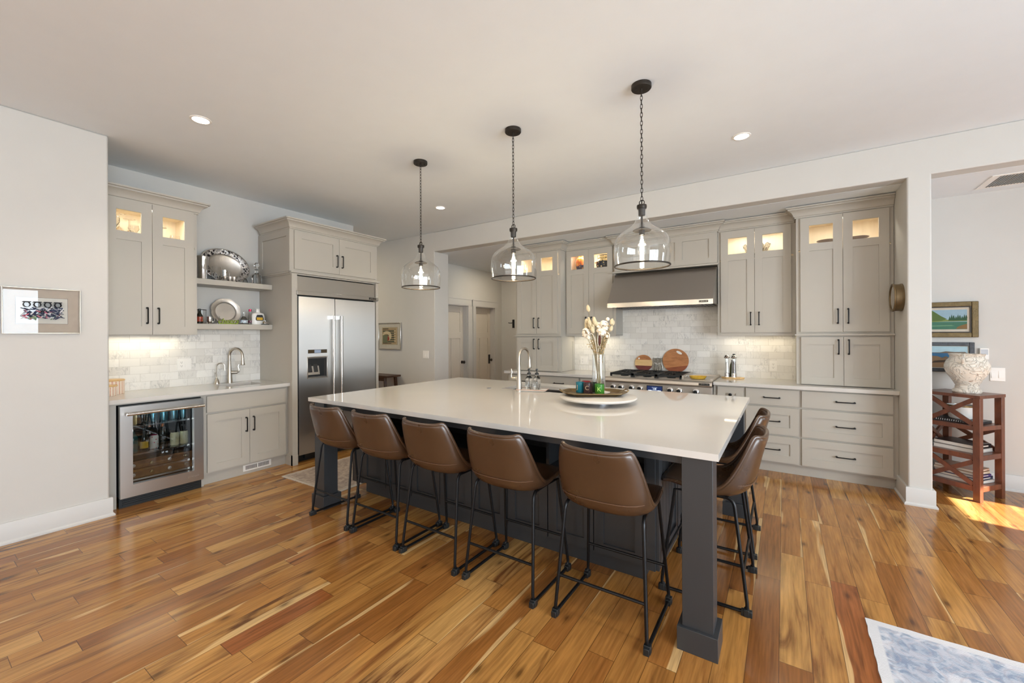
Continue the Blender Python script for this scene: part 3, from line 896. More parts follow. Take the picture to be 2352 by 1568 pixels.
fl = MB().box(1.002, 1.068, vf, WL, 0, 0.876).box(1.668, 1.690, vf, WL, 0.0, 0.876).box(1.068, 1.668, vf, WL, 0.862, 0.876)
tag(fl.build('filler_panel', 'cab', None, smooth=False), 'painted panels framing the beverage fridge', 'panel')
fl_o = bpy.data.objects['filler_panel']
fl_o.rotation_euler = (0, 0, PI / 2)

# worktop of the sink wall with its cut-out
wm = MB()
A, B_, Cc, D = 1.97, 2.33, 4.80, 5.13      # sink cut-out
wm.box(1.003, A, 4.605, WL, 0.878, 0.914).box(B_, 2.497, 4.605, WL, 0.878, 0.914).box(A, B_, 4.605, Cc, 0.878, 0.914).box(A, B_, D, WL, 0.878, 0.914)
wo = wm.build('worktop', 'quartz', None, smooth=False)
wo.rotation_euler = (0, 0, PI / 2)
tag(wo, 'white stone worktop holding the small bar sink', 'worktop', 'white stone worktops')

def basin(name, label, u0, u1, v0, v1, zt, depth, mat, rot=0):
    r = thing(name, label, 'sink', ((u0 + u1) / 2, (v0 + v1) / 2, zt - depth), rot)
    t = 0.006
    m = MB().box(u0 - t, u1 + t, v0 - t, v0, zt - depth, zt).box(u0 - t, u1 + t, v1, v1 + t, zt - depth, zt).box(u0 - t, u0, v0, v1, zt - depth, zt).box(u1, u1 + t, v0, v1, zt - depth, zt).box(u0, u1, v0, v1, zt - depth - t, zt - depth)
    m.build('bowl', mat, r, bevel=0.002)
    MB().lathe([(0.045, 0.0), (0.043, 0.003), (0.03, 0.003), (0.026, -0.001), (0, -0.001)], ((u0 + u1) / 2, (v0 + v1) / 2, zt - depth + 0.001), 20).build('drain', 'chrome', r)
    return r
basin('bar_sink', 'small undermount steel bar sink in the worktop beside the fridge', A + 0.001, B_ - 0.001, Cc + 0.001, D - 0.001, 0.876, 0.17, 'dark_steel', 90)

def faucet(name, label, at, rz, h=0.36, reach=0.16, s=1.0, la=0.0):
    """pull-down tap: flared base, arched spout towards local -Y, side lever on local +X"""
    r = thing(name, label, 'faucet', (0, 0, 0))
    OR[r.name] = (0, 0, 0)
    MB().lathe([(0.028 * s, 0), (0.028 * s, 0.006), (0.026 * s, 0.03), (0.0235 * s, 0.09), (0.019 * s, 0.15), (0.0145 * s, h * 0.56), (0.013 * s, h * 0.62)], seg=20).build('body', 'nickel', r)
    z0 = h - reach / 2
    pts = [(0, 0, h * 0.60)] + [(0, -reach / 2 + math.cos(a) * reach / 2, z0 + math.sin(a) * reach / 2) for a in [PI * i / 14 for i in range(15)]]
    MB().tube(pts + [(0, -reach - 0.002, z0 - 0.015)], 0.0128 * s, 12).build('spout', 'nickel', r)
    MB().lathe([(0.013 * s, 0.0), (0.0145 * s, -0.02), (0.017 * s, -0.055), (0.022 * s, -0.085), (0.020 * s, -0.09), (0, -0.09)], (0, -reach - 0.003, z0 - 0.01), 16).build('spray_head', 'nickel', r)
    lv = MB().tube([(0.015, 0, 0.115), (0.075 * s, 0, 0.115)], [0.02 * s, 0.017 * s], 14)
    lv.tube([(0.07 * s, 0, 0.115), (0.085 * s, 0, 0.12), (0.088 * s, 0, 0.15), (0.08 * s, 0, 0.175), (0.088 * s, 0, 0.205)], [0.009, 0.010, 0.008, 0.007, 0.005], 8)
    lv.v = [(x * math.cos(la) - y * math.sin(la), x * math.sin(la) + y * math.cos(la), z) for x, y, z in lv.v]
    lv.build('lever', 'nickel', r)
    r.location = at
    r.rotation_euler = (0, 0, rz)
    return r
faucet('bar_faucet', 'brushed nickel arched tap behind the small bar sink', (-5.215, 2.145, 0.914), R_(112), h=0.385, reach=0.17, la=R_(-52))
d = thing('water_dispenser', 'slim nickel filtered-water tap left of the bar sink tap', 'faucet', (0, 0, 0))
MB().lathe([(0.027, 0), (0.026, 0.01), (0.016, 0.045), (0.009, 0.058), (0.006, 0.065)], seg=16).build('base', 'nickel', d)
MB().tube([(0, 0, 0.06), (0, 0, 0.19)] + [(0.036 - 0.036 * math.cos(a), 0, 0.19 + 0.036 * math.sin(a)) for a in [PI * i / 10 for i in range(11)]] + [(0.072, 0, 0.165)], 0.0055, 8).build('spout', 'nickel', d)
MB().tube([(0.072, 0, 0.172), (0.073, 0, 0.145)], [0.008, 0.009], 10).build('spout_tip', 'nickel', d)
MB().tube([(-0.004, 0, 0.06), (-0.014, 0, 0.10), (-0.013, 0, 0.125)], [0.005, 0.004, 0.006], 8).build('lever', 'nickel', d)
d.location = (-5.215, 2.02, 0.914)
d.rotation_euler = (0, 0, R_(60))

# floating shelves
for z, w in ((1.973, 'upper'), (1.511, 'lower')):
    o = MB().box(1.698, 2.493, 4.975, 5.283, z, z + 0.057).build('floating_shelf', 'cab', None, bevel=0.002)
    o.rotation_euler = (0, 0, PI / 2)
    tag(o, w + ' of the two thick floating shelves between wall cabinet and fridge', 'shelf', 'floating shelves')

# fridge surround
fs = thing('fridge_surround', 'tall cabinet with end panels built around the steel refrigerator', 'cabinet', (3.07, 4.9, 0), 90)
PF = 4.55
MB().box(2.497, 2.535, PF + 0.0, WL, 0, 2.13).box(2.485, 2.545, PF - 0.008, PF + 0.022, 0.0, 2.13).box(2.485, 2.545, PF - 0.014, WL, 0, 0.115).build('end_panel', 'cab', fs, smooth=False)
MB().box(3.617, 3.655, PF, WL, 0, 2.13).box(3.607, 3.665, PF - 0.014, PF + 0.022, 0, 0.115).build('end_panel', 'cab', fs, smooth=False)
MB().box(2.485, 3.655, PF + 0.021, WL, 2.125, 2.64).build('case', 'cab', fs, smooth=False)
MB().box(2.475, 3.668, PF - 0.018, PF + 0.03, 2.140, 2.158).box(2.475, 2.486, PF + 0.02, 5.20, 2.140, 2.158).build('ledge_trim', 'cab', fs, smooth=False)
sp_ = MB().box(2.476, 2.486, PF + 0.022, PF + 0.09, 2.16, 2.63).box(2.476, 2.486, 5.17, 5.23, 2.16, 2.63).box(2.476, 2.486, PF + 0.09, 5.17, 2.16, 2.23).box(2.476, 2.486, PF + 0.09, 5.17, 2.555, 2.63)
sp_.build('side_panel', 'cab', fs, smooth=False)
door(fs, 2.523, 3.0762, 2.186, 2.617, PF, handle=(3.041, 2.34, False), st=0.082)
door(fs, 3.0798, 3.620, 2.186, 2.617, PF, handle=(3.114, 2.34, False), st=0.082)
MB().sweep([(2.485, 5.20), (2.485, PF + 0.021), (3.655, PF + 0.021), (3.655, 5.20)], CROWN, 2.630, 1).build('crown_moulding', 'cab', fs, ang=25)

# ------------------------------------------------------------------ refrigerator
fz = thing('refrigerator', 'steel side-by-side refrigerator with ice dispenser in the left door', 'refrigerator', (3.08, 4.9, 0), 90)
MB().box(2.538, 3.616, 4.60, 5.25, 0.085, 2.12).build('cabinet_body', 'blackp', fz, smooth=False)
MB().box(2.548, 3.606, 4.64, 4.66, 0.0, 0.085).box(2.56, 2.60, 4.60, 4.65, 0.02, 0.07).box(2.66, 2.72, 4.60, 4.65, 0.03, 0.075).build('kick_plate', 'blackp', fz, smooth=False)
MB().box(2.552, 3.600, 4.558, 4.60, 1.945, 2.110).build('top_grille', 'steel', fz, bevel=0.002)
st = MB().box(2.534, 3.640, 4.522, 4.549, 1.897, 1.944).build('trim_strip', 'steel', fz, bevel=0.003)
bd = MB().box(3.488, 3.598, 4.518, 4.523, 1.907, 1.934).build('badge', 'blackp', st, smooth=False)
text(bd, 'JENN-AIR', 0.021, (3.551, 4.5175, 1.920), (PI / 2, 0, 0), 'nickel')
text(bd, 'J', 0.02, (3.500, 4.5175, 1.920), (PI / 2, 0, 0), 'nickel')
DV0, DV1 = 4.545, 4.598
ld = MB()
a, b, c, d_ = 2.668, 2.903, 0.955, 1.186       # dispenser recess
ld.box(2.562, a, DV0, DV1, 0.095, 1.882).box(b, 3.007, DV0, DV1, 0.095, 1.882).box(a, b, DV0, DV1, 0.095, c).box(a, b, DV0, DV1, d_, 1.882)
ldo = ld.build('freezer_door', 'steel_v', fz, smooth=False)
rdo = MB().box(3.014, 3.600, DV0, DV1, 0.095, 1.882).build('refrigerator_door', 'steel_v', fz, bevel=0.003)
for par, u in ((ldo, 2.957), (rdo, 3.062)):
    h = MB().tube([(u, 4.482, 0.30), (u, 4.482, 1.675)], 0.0145, 14)
    for z in (0.33, 1.655):
        h.box(u - 0.014, u + 0.014, 4.478, DV0, z - 0.022, z + 0.022)
    h.build('handle', 'satin', par)
dp = MB().box(a, b, DV1 - 0.004, DV1 + 0.06, c, d_)
dp = MB().box(a, b, DV1 + 0.03, DV1 + 0.034, c, d_).box(a, a + 0.004, DV0 + 0.004, DV1 + 0.03, c, d_).box(b - 0.004, b, DV0 + 0.004, DV1 + 0.03, c, d_).box(a, b, DV0 + 0.004, DV1 + 0.03, c, c + 0.012).box(a, b, DV0 + 0.004, DV1 + 0.03, d_ - 0.012, d_)
dpo = dp.build('dispenser_bay', plain('grey_dispenser', (0.13, 0.125, 0.12), 0.35, metal=0.5), ldo, smooth=False)
MB().box(a - 0.012, a, DV0 - 0.006, DV0, c - 0.01, d_ + 0.012).box(b, b + 0.012, DV0 - 0.006, DV0, c - 0.01, d_ + 0.012).box(a, b, DV0 - 0.006, DV0, d_, d_ + 0.012).box(a, b, DV0 - 0.006, DV0, c - 0.01, c).build('dispenser_frame', 'steel', ldo, bevel=0.003)
pd = MB().prism([(4.63, 1.165), (4.62, 1.165), (4.575, 0.985), (4.63, 0.985)], a + 0.012, a + 0.165, 'yz').build('dispenser_tower', 'steel', ldo, smooth=False)
for k in (0, 1):
    u = a + 0.05 + k * 0.072
    MB().obox((u, 4.596, 1.075), (0.050, 0.008, 0.125), (R_(-14), 0, 0)).build('dispenser_paddle', 'slot', ldo, bevel=0.003)
MB().box(2.669, 2.903, DV0 - 0.004, DV0, 1.236, 1.278).build('control_panel', plain('brown_glass_panel', (0.05, 0.035, 0.02), 0.12), ldo, smooth=False)
MB().box(2.745, 2.825, DV0 - 0.005, DV0 - 0.004, 1.240, 1.274).build('control_screen', emit('dim_screen', (0.20, 0.25, 0.33), 0.35), ldo, smooth=False)

# ------------------------------------------------------------------ beverage fridge
cz = thing('beverage_fridge', 'under-counter beverage fridge with glass door and steel bar handle', 'fridge', (1.37, 4.9, 0), 90)
cb = MB().box(1.078, 1.665, 5.17, 5.22, 0.09, 0.856).box(1.078, 1.10, 4.645, 5.17, 0.09, 0.856).box(1.643, 1.665, 4.645, 5.17, 0.09, 0.856).box(1.10, 1.643, 4.645, 5.17, 0.09, 0.11).box(1.10, 1.643, 4.645, 5.17, 0.836, 0.856)
cb.build('fridge_case', 'blackp', cz, smooth=False)
MB().box(1.080, 1.664, 4.640, 4.66, 0.0, 0.082).box(1.10, 1.64, 4.632, 4.64, 0.015, 0.025).box(1.10, 1.64, 4.632, 4.64, 0.032, 0.042).box(1.10, 1.64, 4.632, 4.64, 0.049, 0.059).box(1.10, 1.64, 4.632, 4.64, 0.066, 0.074).build('vent_grille', 'blackp', cz, smooth=False)
g = (1.158, 1.592, 0.190, 0.772)
dr = MB().box(1.078, g[0], 4.592, 4.642, 0.088, 0.852).box(g[1], 1.666, 4.592, 4.642, 0.088, 0.852).box(g[0], g[1], 4.592, 4.642, 0.088, g[2]).box(g[0], g[1], 4.592, 4.642, g[3], 0.852)
dro = dr.build('glass_door', 'steel', cz, smooth=False)
MB().box(g[0], g[1], 4.612, 4.618, g[2], g[3]).build('glass_pane', 'cool_glass', dro, smooth=False)
MB().tube([(1.108, 4.545, 0.790), (1.658, 4.545, 0.790)], 0.013, 14).box(1.13, 1.15, 4.548, 4.592, 0.782, 0.798).box(1.615, 1.635, 4.548, 4.592, 0.782, 0.798).build('handle', 'satin', dro)
text(dro, 'JENN-AIR', 0.022, (1.59, 4.5917, 0.135), (PI / 2, 0, 0), 'nickel', name='embossed_lettering')
for z in (0.660, 0.420):
    s_ = MB().box(1.105, 1.638, 4.672, 4.684, z - 0.006, z + 0.008).build('shelf_edge', 'chrome', cz, smooth=False)
    MB().box(1.105, 1.638, 4.684, 5.16, z, z + 0.005).build('shelf_glass', 'cool_glass', s_, smooth=False)
for z in (0.275, 0.195):
    rk = MB().box(1.105, 1.638, 4.675, 4.70, z + 0.02, z + 0.085).build('wine_rack', 'rackwood', cz, smooth=False)
    MB().box(1.105, 1.638, 4.668, 4.684, z, z + 0.018).build('rack_rail', 'chrome', rk, smooth=False)
    for k in range(4):
        MB().lathe([(0.014, 0), (0.014, -0.012), (0, -0.014)], (1.18 + 0.125 * k, 4.675, z + 0.052), 12, axis='y').build('bottle_end', 'gold' if k % 2 else 'pewter', rk)
kd = MB().box(1.33, 1.46, 4.668, 4.674, 0.385, 0.408).build('temperature_display', 'blackp', cz, smooth=False)
text(kd, '37  42', 0.018, (1.395, 4.6675, 0.396), (PI / 2, 0, 0), 'ledw', name='display_digits')
light('cooler_light', 'AREA', (-4.74, 1.37, 0.83), 2.0, (0.75, 0.93, 1.0), shape='RECTANGLE', size=0.04, size_y=0.45)

def can(label, u, v, z, body, top='chrome', band=None, r=0.033, h=0.122):
    c = thing('drink_can', label, 'can', (u, v, z), 90, 'cans in the beverage fridge')
    MB().lathe([(r * 0.8, 0), (r, 0.008), (r, h - 0.014), (r * 0.82, h)], (u, v, z), 18).build('can_body', body, c)
    MB().lathe([(r * 0.8, h), (r * 0.84, h + 0.003), (r * 0.78, h + 0.002), (0, h - 0.001)], (u, v, z), 18).build('can_top', top, c)
    if band:
        MB().lathe([(r + 0.0006, h * 0.30), (r + 0.0006, h * 0.62)], (u, v, z), 18, cap=False).build('can_label', band, c)

def bottle(label, at, prof, mat, cap, capz, caprot=90, lab=None, name='bottle', group=None, cat='bottle', caph=0.02, seg=20, sx=1, sy=1):
    b = thing(name, label, cat, at, caprot, group)
    MB().lathe(prof, at, seg, sx=sx, sy=sy).build('bottle_body', mat, b)
    r = prof[-1][0]
    MB().lathe([(r * 1.12, capz), (r * 1.12, capz + caph), (r * 0.6, capz + caph + 0.003), (0, capz + caph + 0.003)], at, seg).build('cap', cap, b)
    if lab:
        lr, z0, z1, lm = lab
        MB().lathe([(lr, z0), (lr, z1)], at, seg, cap=False, sx=sx, sy=sy).build('label', lm, b)
    return b
m_teal = plain('dark_teal_glass', (0.02, 0.09, 0.085), 0.08)
m_dkbottle = plain('dark_bottle_glass', (0.012, 0.014, 0.01), 0.08)
m_cream = spots_mat('cream_can', S(206, 198, 160), S(60, 45, 35), S(120, 60, 60), 60, 0.1)
m_pink = plain('pink_metal', S(190, 50, 90), 0.3, metal=0.5)
m_whitecan = spots_mat('white_can', S(215, 208, 200), S(200, 90, 40), S(190, 60, 90), 45, 0.2)
m_yel = plain('yellow_label', S(206, 164, 40), 0.5)
m_green = plain('green_label', S(70, 140, 60), 0.5)
m_copper = plain('copper_foil', S(176, 104, 60), 0.3, metal=0.8)
m_goldf = plain('gold_foil', S(190, 148, 60), 0.3, metal=0.9)
m_bluecan = plain('blue_steel_can', (0.10, 0.22, 0.26), 0.2, metal=0.9)
m_tan = plain('tan_label', S(178, 150, 96), 0.5)
can('white can with a pink top on the middle shelf of the beverage fridge', 1.345, 4.76, 0.426, m_whitecan, m_pink)
can('left of two cream patterned cans on the middle fridge shelf', 1.490, 4.74, 0.426, m_cream)
can('right of two cream patterned cans on the middle fridge shelf', 1.562, 4.74, 0.426, m_cream)
can('green-labelled can left of the white can in the beverage fridge', 1.285, 4.83, 0.426, m_teal, 'chrome', m_green)
can('tan-labelled can at the left end of the upper fridge shelf', 1.190, 4.74, 0.666, m_tan, 'chrome')
for i, (u, w) in enumerate(((1.345, 'third'), (1.42, 'fourth'), (1.495, 'fifth'), (1.57, 'last'))):
    can('%s drink from the left on the upper fridge shelf, a blue steel can' % w, u, 4.78, 0.666, m_bluecan)
WP = [(0.034, 0), (0.036, 0.01), (0.036, 0.13), (0.03, 0.155), (0.014, 0.18), (0.013, 0.205)]
bottle('gold-necked bottle between cans on the upper shelf of the beverage fridge', (1.262, 4.76, 0.666), [(r, z * 0.62) for r, z in WP], m_dkbottle, m_goldf, 0.12, group='bottles in the beverage fridge')
bottle('teal bottle at the left end of the middle fridge shelf', (1.195, 4.74, 0.426), [(r, z * 0.95) for r, z in WP], m_teal, 'chrome', 0.185, group='bottles in the beverage fridge')
bottle('yellow-labelled bottle second from left on the middle fridge shelf', (1.265, 4.72, 0.426), [(r * 0.8, z * 0.9) for r, z in WP], m_dkbottle, 'blackp', 0.18, lab=(0.0295, 0.03, 0.09, m_yel), group='bottles in the beverage fridge')
bottle('copper-necked bottle behind the white can in the beverage fridge', (1.352, 4.90, 0.426), WP, m_dkbottle, m_copper, 0.175, group='bottles in the beverage fridge', caph=0.03)
bottle('copper-necked bottle left of the cream cans in the beverage fridge', (1.425, 4.82, 0.426), WP, m_dkbottle, m_copper, 0.175, group='bottles in the beverage fridge', caph=0.03)

# floor vent in the toe kick
vt = thing('toe_kick_vent', 'white slotted air vent in the toe kick below the bar sink', 'vent', (2.19, 4.69, 0.03), 90)
MB().box(2.05, 2.33, 4.688, 4.695, 0.03, 0.10).build('vent_plate', 'white', vt, bevel=0.002)
vs = MB()
for k in range(18):
    u = 2.075 + k * 0.0125 + (0.012 if k > 8 else 0)
    vs.box(u, u + 0.006, 4.6865, 4.688, 0.045, 0.085)
vs.build('slots', 'slot', vt, smooth=False)

# ------------------------------------------------------------------ range and hood
rg = thing('gas_range', 'wide steel gas range with black grates and blue screen', 'range', (-1.27, 5.3, 0))
X0, X1 = -1.880, -0.660
YF = 4.985
MB().box(X0, X1, YF + 0.02, 5.66, 0.12, 0.905).box(X0 + 0.02, X1 - 0.02, YF + 0.09, 5.6, 0, 0.12).build('range_body', 'steel_r', rg, smooth=False)
cp = MB().box(X0, X1, YF, YF + 0.03, 0.725, 0.848).build('control_panel', 'steel_r', rg, bevel=0.002)
MB().prism([(YF - 0.02, 0.855), (YF - 0.025, 0.87), (YF - 0.02, 0.900), (YF + 0.0, 0.914), (YF + 0.09, 0.916), (YF + 0.09, 0.850), (YF, 0.850)], X0, X1, 'yz').build('front_bullnose', 'steel_r', rg, smooth=False)
MB().box(X0, X1, 5.07, 5.66, 0.905, 0.918).box(X0, X1, 5.63, 5.662, 0.918, 0.935).box(X1 - 0.025, X1, 5.05, 5.64, 0.918, 0.938).box(-0.985, -0.965, 5.05, 5.64, 0.918, 0.960).build('cooktop', 'steel_r', rg, smooth=False)
for x in (-1.775, -1.675, -1.545, -1.445, -1.100, -1.0, -0.823):
    k = MB().lathe([(0.034, 0.0), (0.034, -0.008), (0.027, -0.010), (0.025, -0.036), (0.021, -0.040), (0, -0.040)], (x, YF, 0.792), 20, axis='y').build('knob', 'chrome', rg)
    MB().box(x - 0.004, x + 0.004, YF - 0.046, YF - 0.038, 0.772, 0.812).lathe([(0.0215, -0.0405), (0.0, -0.0415)], (x, YF, 0.792), 18, axis='y').build('knob_face', 'blackp', k)
sc = MB().box(-1.366, -1.182, YF - 0.006, YF, 0.738, 0.835).build('touch_screen', 'blackp', rg, bevel=0.002)
MB().box(-1.358, -1.190, YF - 0.0072, YF - 0.006, 0.745, 0.828).build('screen_display', 'led', sc, smooth=False)
text(sc, '1:48', 0.024, (-1.274, YF - 0.0078, 0.796), (PI / 2, 0, 0), 'ledw', name='screen_digits')
MB().box(-1.345, -1.308, YF - 0.0079, YF - 0.0074, 0.776, 0.781).box(-1.24, -1.203, YF - 0.0079, YF - 0.0074, 0.776, 0.781).box(-1.305, -1.243, YF - 0.0079, YF - 0.0074, 0.812, 0.8135).box(-1.305, -1.243, YF - 0.0079, YF - 0.0074, 0.779, 0.7805).build('screen_icons', 'ledw', sc, smooth=False)
bd = MB().box(-0.792, -0.682, YF - 0.028, YF - 0.022, 0.872, 0.896).build('badge', 'blackp', rg, smooth=False)
text(bd, 'JENN-AIR', 0.019, (-0.731, YF - 0.0285, 0.884), (PI / 2, 0, 0), 'nickel')
text(bd, 'J', 0.02, (-0.781, YF - 0.0285, 0.884), (PI / 2, 0, 0), 'nickel')
for x0, x1 in ((X0 + 0.01, -1.075), (-1.065, X1 - 0.01)):
    od = MB().box(x0, x1, YF - 0.01, YF + 0.03, 0.16, 0.715).build('oven_door', 'steel', rg, bevel=0.003)
    MB().tube([(x0 + 0.05, YF - 0.06, 0.665), (x1 - 0.05, YF - 0.06, 0.665)], 0.014, 12).box(x0 + 0.06, x0 + 0.08, YF - 0.06, YF - 0.01, 0.655, 0.675).box(x1 - 0.08, x1 - 0.06, YF - 0.06, YF - 0.01, 0.655, 0.675).build('handle', 'nickel', od)
for k in range(3):
    x0 = -1.832 + k * 0.283
    x1 = x0 + 0.278
    gm = MB()
    y0, y1 = 5.035, 5.615
    for x in (x0 + 0.007, x1 - 0.007):
        gm.box(x - 0.007, x + 0.007, y0, y1, 0.938, 0.962)
    for y in (y0 + 0.007, (y0 + y1) / 2, y1 - 0.007):
        gm.box(x0, x1, y - 0.007, y + 0.007, 0.938, 0.962)
    xm = (x0 + x1) / 2
    for yc in (5.18, 5.47):
        for a in range(4):
            an = a * PI / 2
            p0 = (xm + 0.045 * math.cos(an), yc + 0.045 * math.sin(an), 0.956)
            L = 0.128 if a % 2 == 0 else 0.135
            p1 = (xm + L * math.cos(an), yc + L * math.sin(an), 0.956)
            gm.bar(p0, p1, 0.012, 0.014)
    gm.box(x0, x0 + 0.02, y0, y0 + 0.02, 0.918, 0.94).box(x1 - 0.02, x1, y0, y0 + 0.02, 0.918, 0.94).box(x0, x0 + 0.02, y1 - 0.02, y1, 0.918, 0.94).box(x1 - 0.02, x1, y1 - 0.02, y1, 0.918, 0.94)
    gr = gm.build('burner_grate', 'blackp', rg, smooth=False)
    for yc in (5.18, 5.47):
        MB().lathe([(0.05, 0.918), (0.05, 0.926), (0.036, 0.93), (0.036, 0.942), (0.03, 0.946), (0, 0.946)], (xm, yc, 0), 20).build('burner_cap', 'black', gr)

hd = thing('range_hood', 'wide sloping steel range hood over the gas range', 'hood', (-1.265, 5.37, 1.77))
hp = MB().prism([(5.055, 1.775), (5.055, 1.832), (5.345, 2.225), (5.66, 2.225), (5.66, 1.775), (5.64, 1.79), (5.075, 1.79)], -1.874, -0.656, 'yz')
ho = hp.build('hood_shell', 'steel_h', hd, smooth=False)
MB().box(-1.874, -0.656, 5.0535, 5.0555, 1.777, 1.830).build('front_band', 'steel', hd, smooth=False)
for k in range(3):
    x0 = -1.83 + k * 0.385
    fm = MB().box(x0, x0 + 0.37, 5.16, 5.6, 1.778, 1.786)
    for q in range(9):
        fm.box(x0 + 0.02 + q * 0.038, x0 + 0.035 + q * 0.038, 5.18, 5.58, 1.772, 1.779)
    fm.build('grease_filter', 'dark_steel', hd, smooth=False)
for x in (-1.79, -1.27, -0.80):
    MB().lathe([(0.02, 1.782), (0.02, 1.774), (0.0, 1.772)], (x, 5.11, 0), 14).build('hood_lamp', 'chrome', hd)
bd = MB().box(-0.800, -0.705, 5.0505, 5.0537, 1.795, 1.818).build('badge', 'blackp', hd, smooth=False)
text(bd, 'JENN-AIR', 0.017, (-0.746, 5.0500, 1.806), (PI / 2, 0, 0), 'nickel')
text(bd, 'J', 0.018, (-0.79, 5.0500, 1.806), (PI / 2, 0, 0), 'nickel')

# ------------------------------------------------------------------ island
IX0, IX1, IY0, IY1 = -3.385, -0.239, 1.988, 3.935
SX0, SX1, SY0, SY1 = -2.33, -1.66, 3.345, 3.72
im = MB().box(IX0, SX0, IY0, IY1, 0.882, 0.914).box(SX1, IX1, IY0, IY1, 0.882, 0.914).box(SX0, SX1, IY0, SY0, 0.882, 0.914).box(SX0, SX1, SY1, IY1, 0.882, 0.914)
tag(im.build('island_worktop', 'quartz', None, smooth=False), 'large white stone worktop covering the dark island', 'worktop', 'white stone worktops')
il = thing('kitchen_island', 'dark slate panelled kitchen island with corner posts and open cubbies', 'island', (-1.8, 2.9, 0))
BX0, BX1, BY0, BY1 = -3.34, -0.61, 2.385, 3.87
bm_ = MB().box(BX0, BX1, BY0 + 0.02, SY0 - 0.03, 0.10, 0.575).box(BX0, BX1, SY0 - 0.03, BY1, 0.10, 0.66)
bm_.box(BX0, BX1, 2.75, SY0 - 0.03, 0.575, 0.882).box(BX0, SX0 - 0.03, SY0 - 0.03, BY1, 0.66, 0.882).box(SX1 + 0.03, BX1, SY0 - 0.03, BY1, 0.66, 0.882).box(SX0 - 0.03, SX1 + 0.03, SY1 + 0.03, BY1, 0.66, 0.882)
bm_.build('island_case', 'slate', il, smooth=False)
MB().box(-3.225, -0.69, 2.45, 3.79, 0, 0.10).build('toe_kick', 'slate', il, smooth=False)
cols = [-3.20, -2.565, -1.93, -1.295, -0.66]
ff = MB().box(BX0, cols[0], BY0, BY0 + 0.02, 0.10, 0.882).box(cols[-1], BX1, BY0, BY0 + 0.02, 0.10, 0.882)
ff.box(cols[0], cols[-1], BY0 - 0.004, BY0 + 0.36, 0.570, 0.588)
for x in cols:
    ff.box(x - 0.01, x + 0.01, BY0 + 0.002, 2.75, 0.588, 0.882)
ff.build('cubby_frame', 'slate', il, smooth=False)
for a, b in zip(cols[:-1], cols[1:]):
    md = (a + b) / 2
    for p, q in ((a + 0.004, md - 0.003), (md + 0.003, b - 0.004)):
        door(il, p, q, 0.115, 0.566, BY0, mat='slate', st=0.06)
for y in (2.40, 2.90, 3.40):      # right end: framed panels with fine grooves
    w_ = 0.48
    pn = MB().box(BX1, BX1 + 0.018, y, y + 0.06, 0.10, 0.882).box(BX1, BX1 + 0.018, y + w_ - 0.04, y + w_, 0.10, 0.882).box(BX1, BX1 + 0.018, y + 0.06, y + w_ - 0.04, 0.10, 0.19).box(BX1, BX1 + 0.018, y + 0.06, y + w_ - 0.04, 0.80, 0.882)
    for q in range(5):
        pn.box(BX1, BX1 + 0.007, y + 0.066 + q * 0.076, y + 0.136 + q * 0.076, 0.19, 0.80)
    pn.build('end_panel', 'slate', il, smooth=False)
MB().box(-3.35, -3.339, 2.40, 3.86, 0.10, 0.882).build('end_panel', 'slate', il, smooth=False)
def post(x0, x1, y0, y1):
    p = MB().box(x0 + 0.02, x1 - 0.02, y0 + 0.012, y1 - 0.02, 0.105, 0.882).build('corner_post', 'slate', il, bevel=0.0015)
    MB().box(x0, x1, y0 - 0.006, y1, 0.0, 0.105).build('plinth', 'slate', p, bevel=0.0015)
post(-0.415, -0.245, 1.998, 2.155)
post(-3.345, -3.172, 1.998, 2.155)
post(-0.415, -0.245, 3.68, 3.84)
ap = MB().box(-3.19, -0.39, 2.03, 2.055, 0.838, 0.882).box(-0.315, -0.290, 2.13, 3.70, 0.838, 0.882).box(-3.30, -3.275, 2.13, 2.40, 0.838, 0.882).box(-0.59, -0.30, 3.75, 3.78, 0.838, 0.882)
ap.build('apron', 'slate', il, smooth=False)
ob = thing('island_outlet', 'black outlet box inside the island cubby behind the fourth stool', 'outlet', (-1.10, 2.73, 0.72))
MB().box(-1.14, -1.07, 2.738, 2.75, 0.66, 0.78).build('outlet_plate', 'blackp', ob, bevel=0.002)
MB().box(-1.120, -1.09, 2.734, 2.738, 0.68, 0.71).box(-1.120, -1.09, 2.734, 2.738, 0.73, 0.76).build('outlet_face', 'slot', ob, smooth=False)
basin('island_sink', 'undermount steel sink in the island behind the soap bottles', SX0 + 0.001, SX1 - 0.001, SY0 + 0.001, SY1 - 0.001, 0.882, 0.2, 'dark_steel')
faucet('island_faucet', 'tall brushed nickel pull-down tap at the island sink', (-2.06, 3.25, 0.914), PI, h=0.395, reach=0.185)
ab = thing('air_switch', 'small round dark button set into the island worktop', 'button', (-2.434, 3.284, 0.914))
MB().lathe([(0.022, 0), (0.022, 0.003), (0.016, 0.006), (0, 0.006)], (-2.434, 3.284, 0.914), 18).build('switch_button', 'dark_steel', ab)

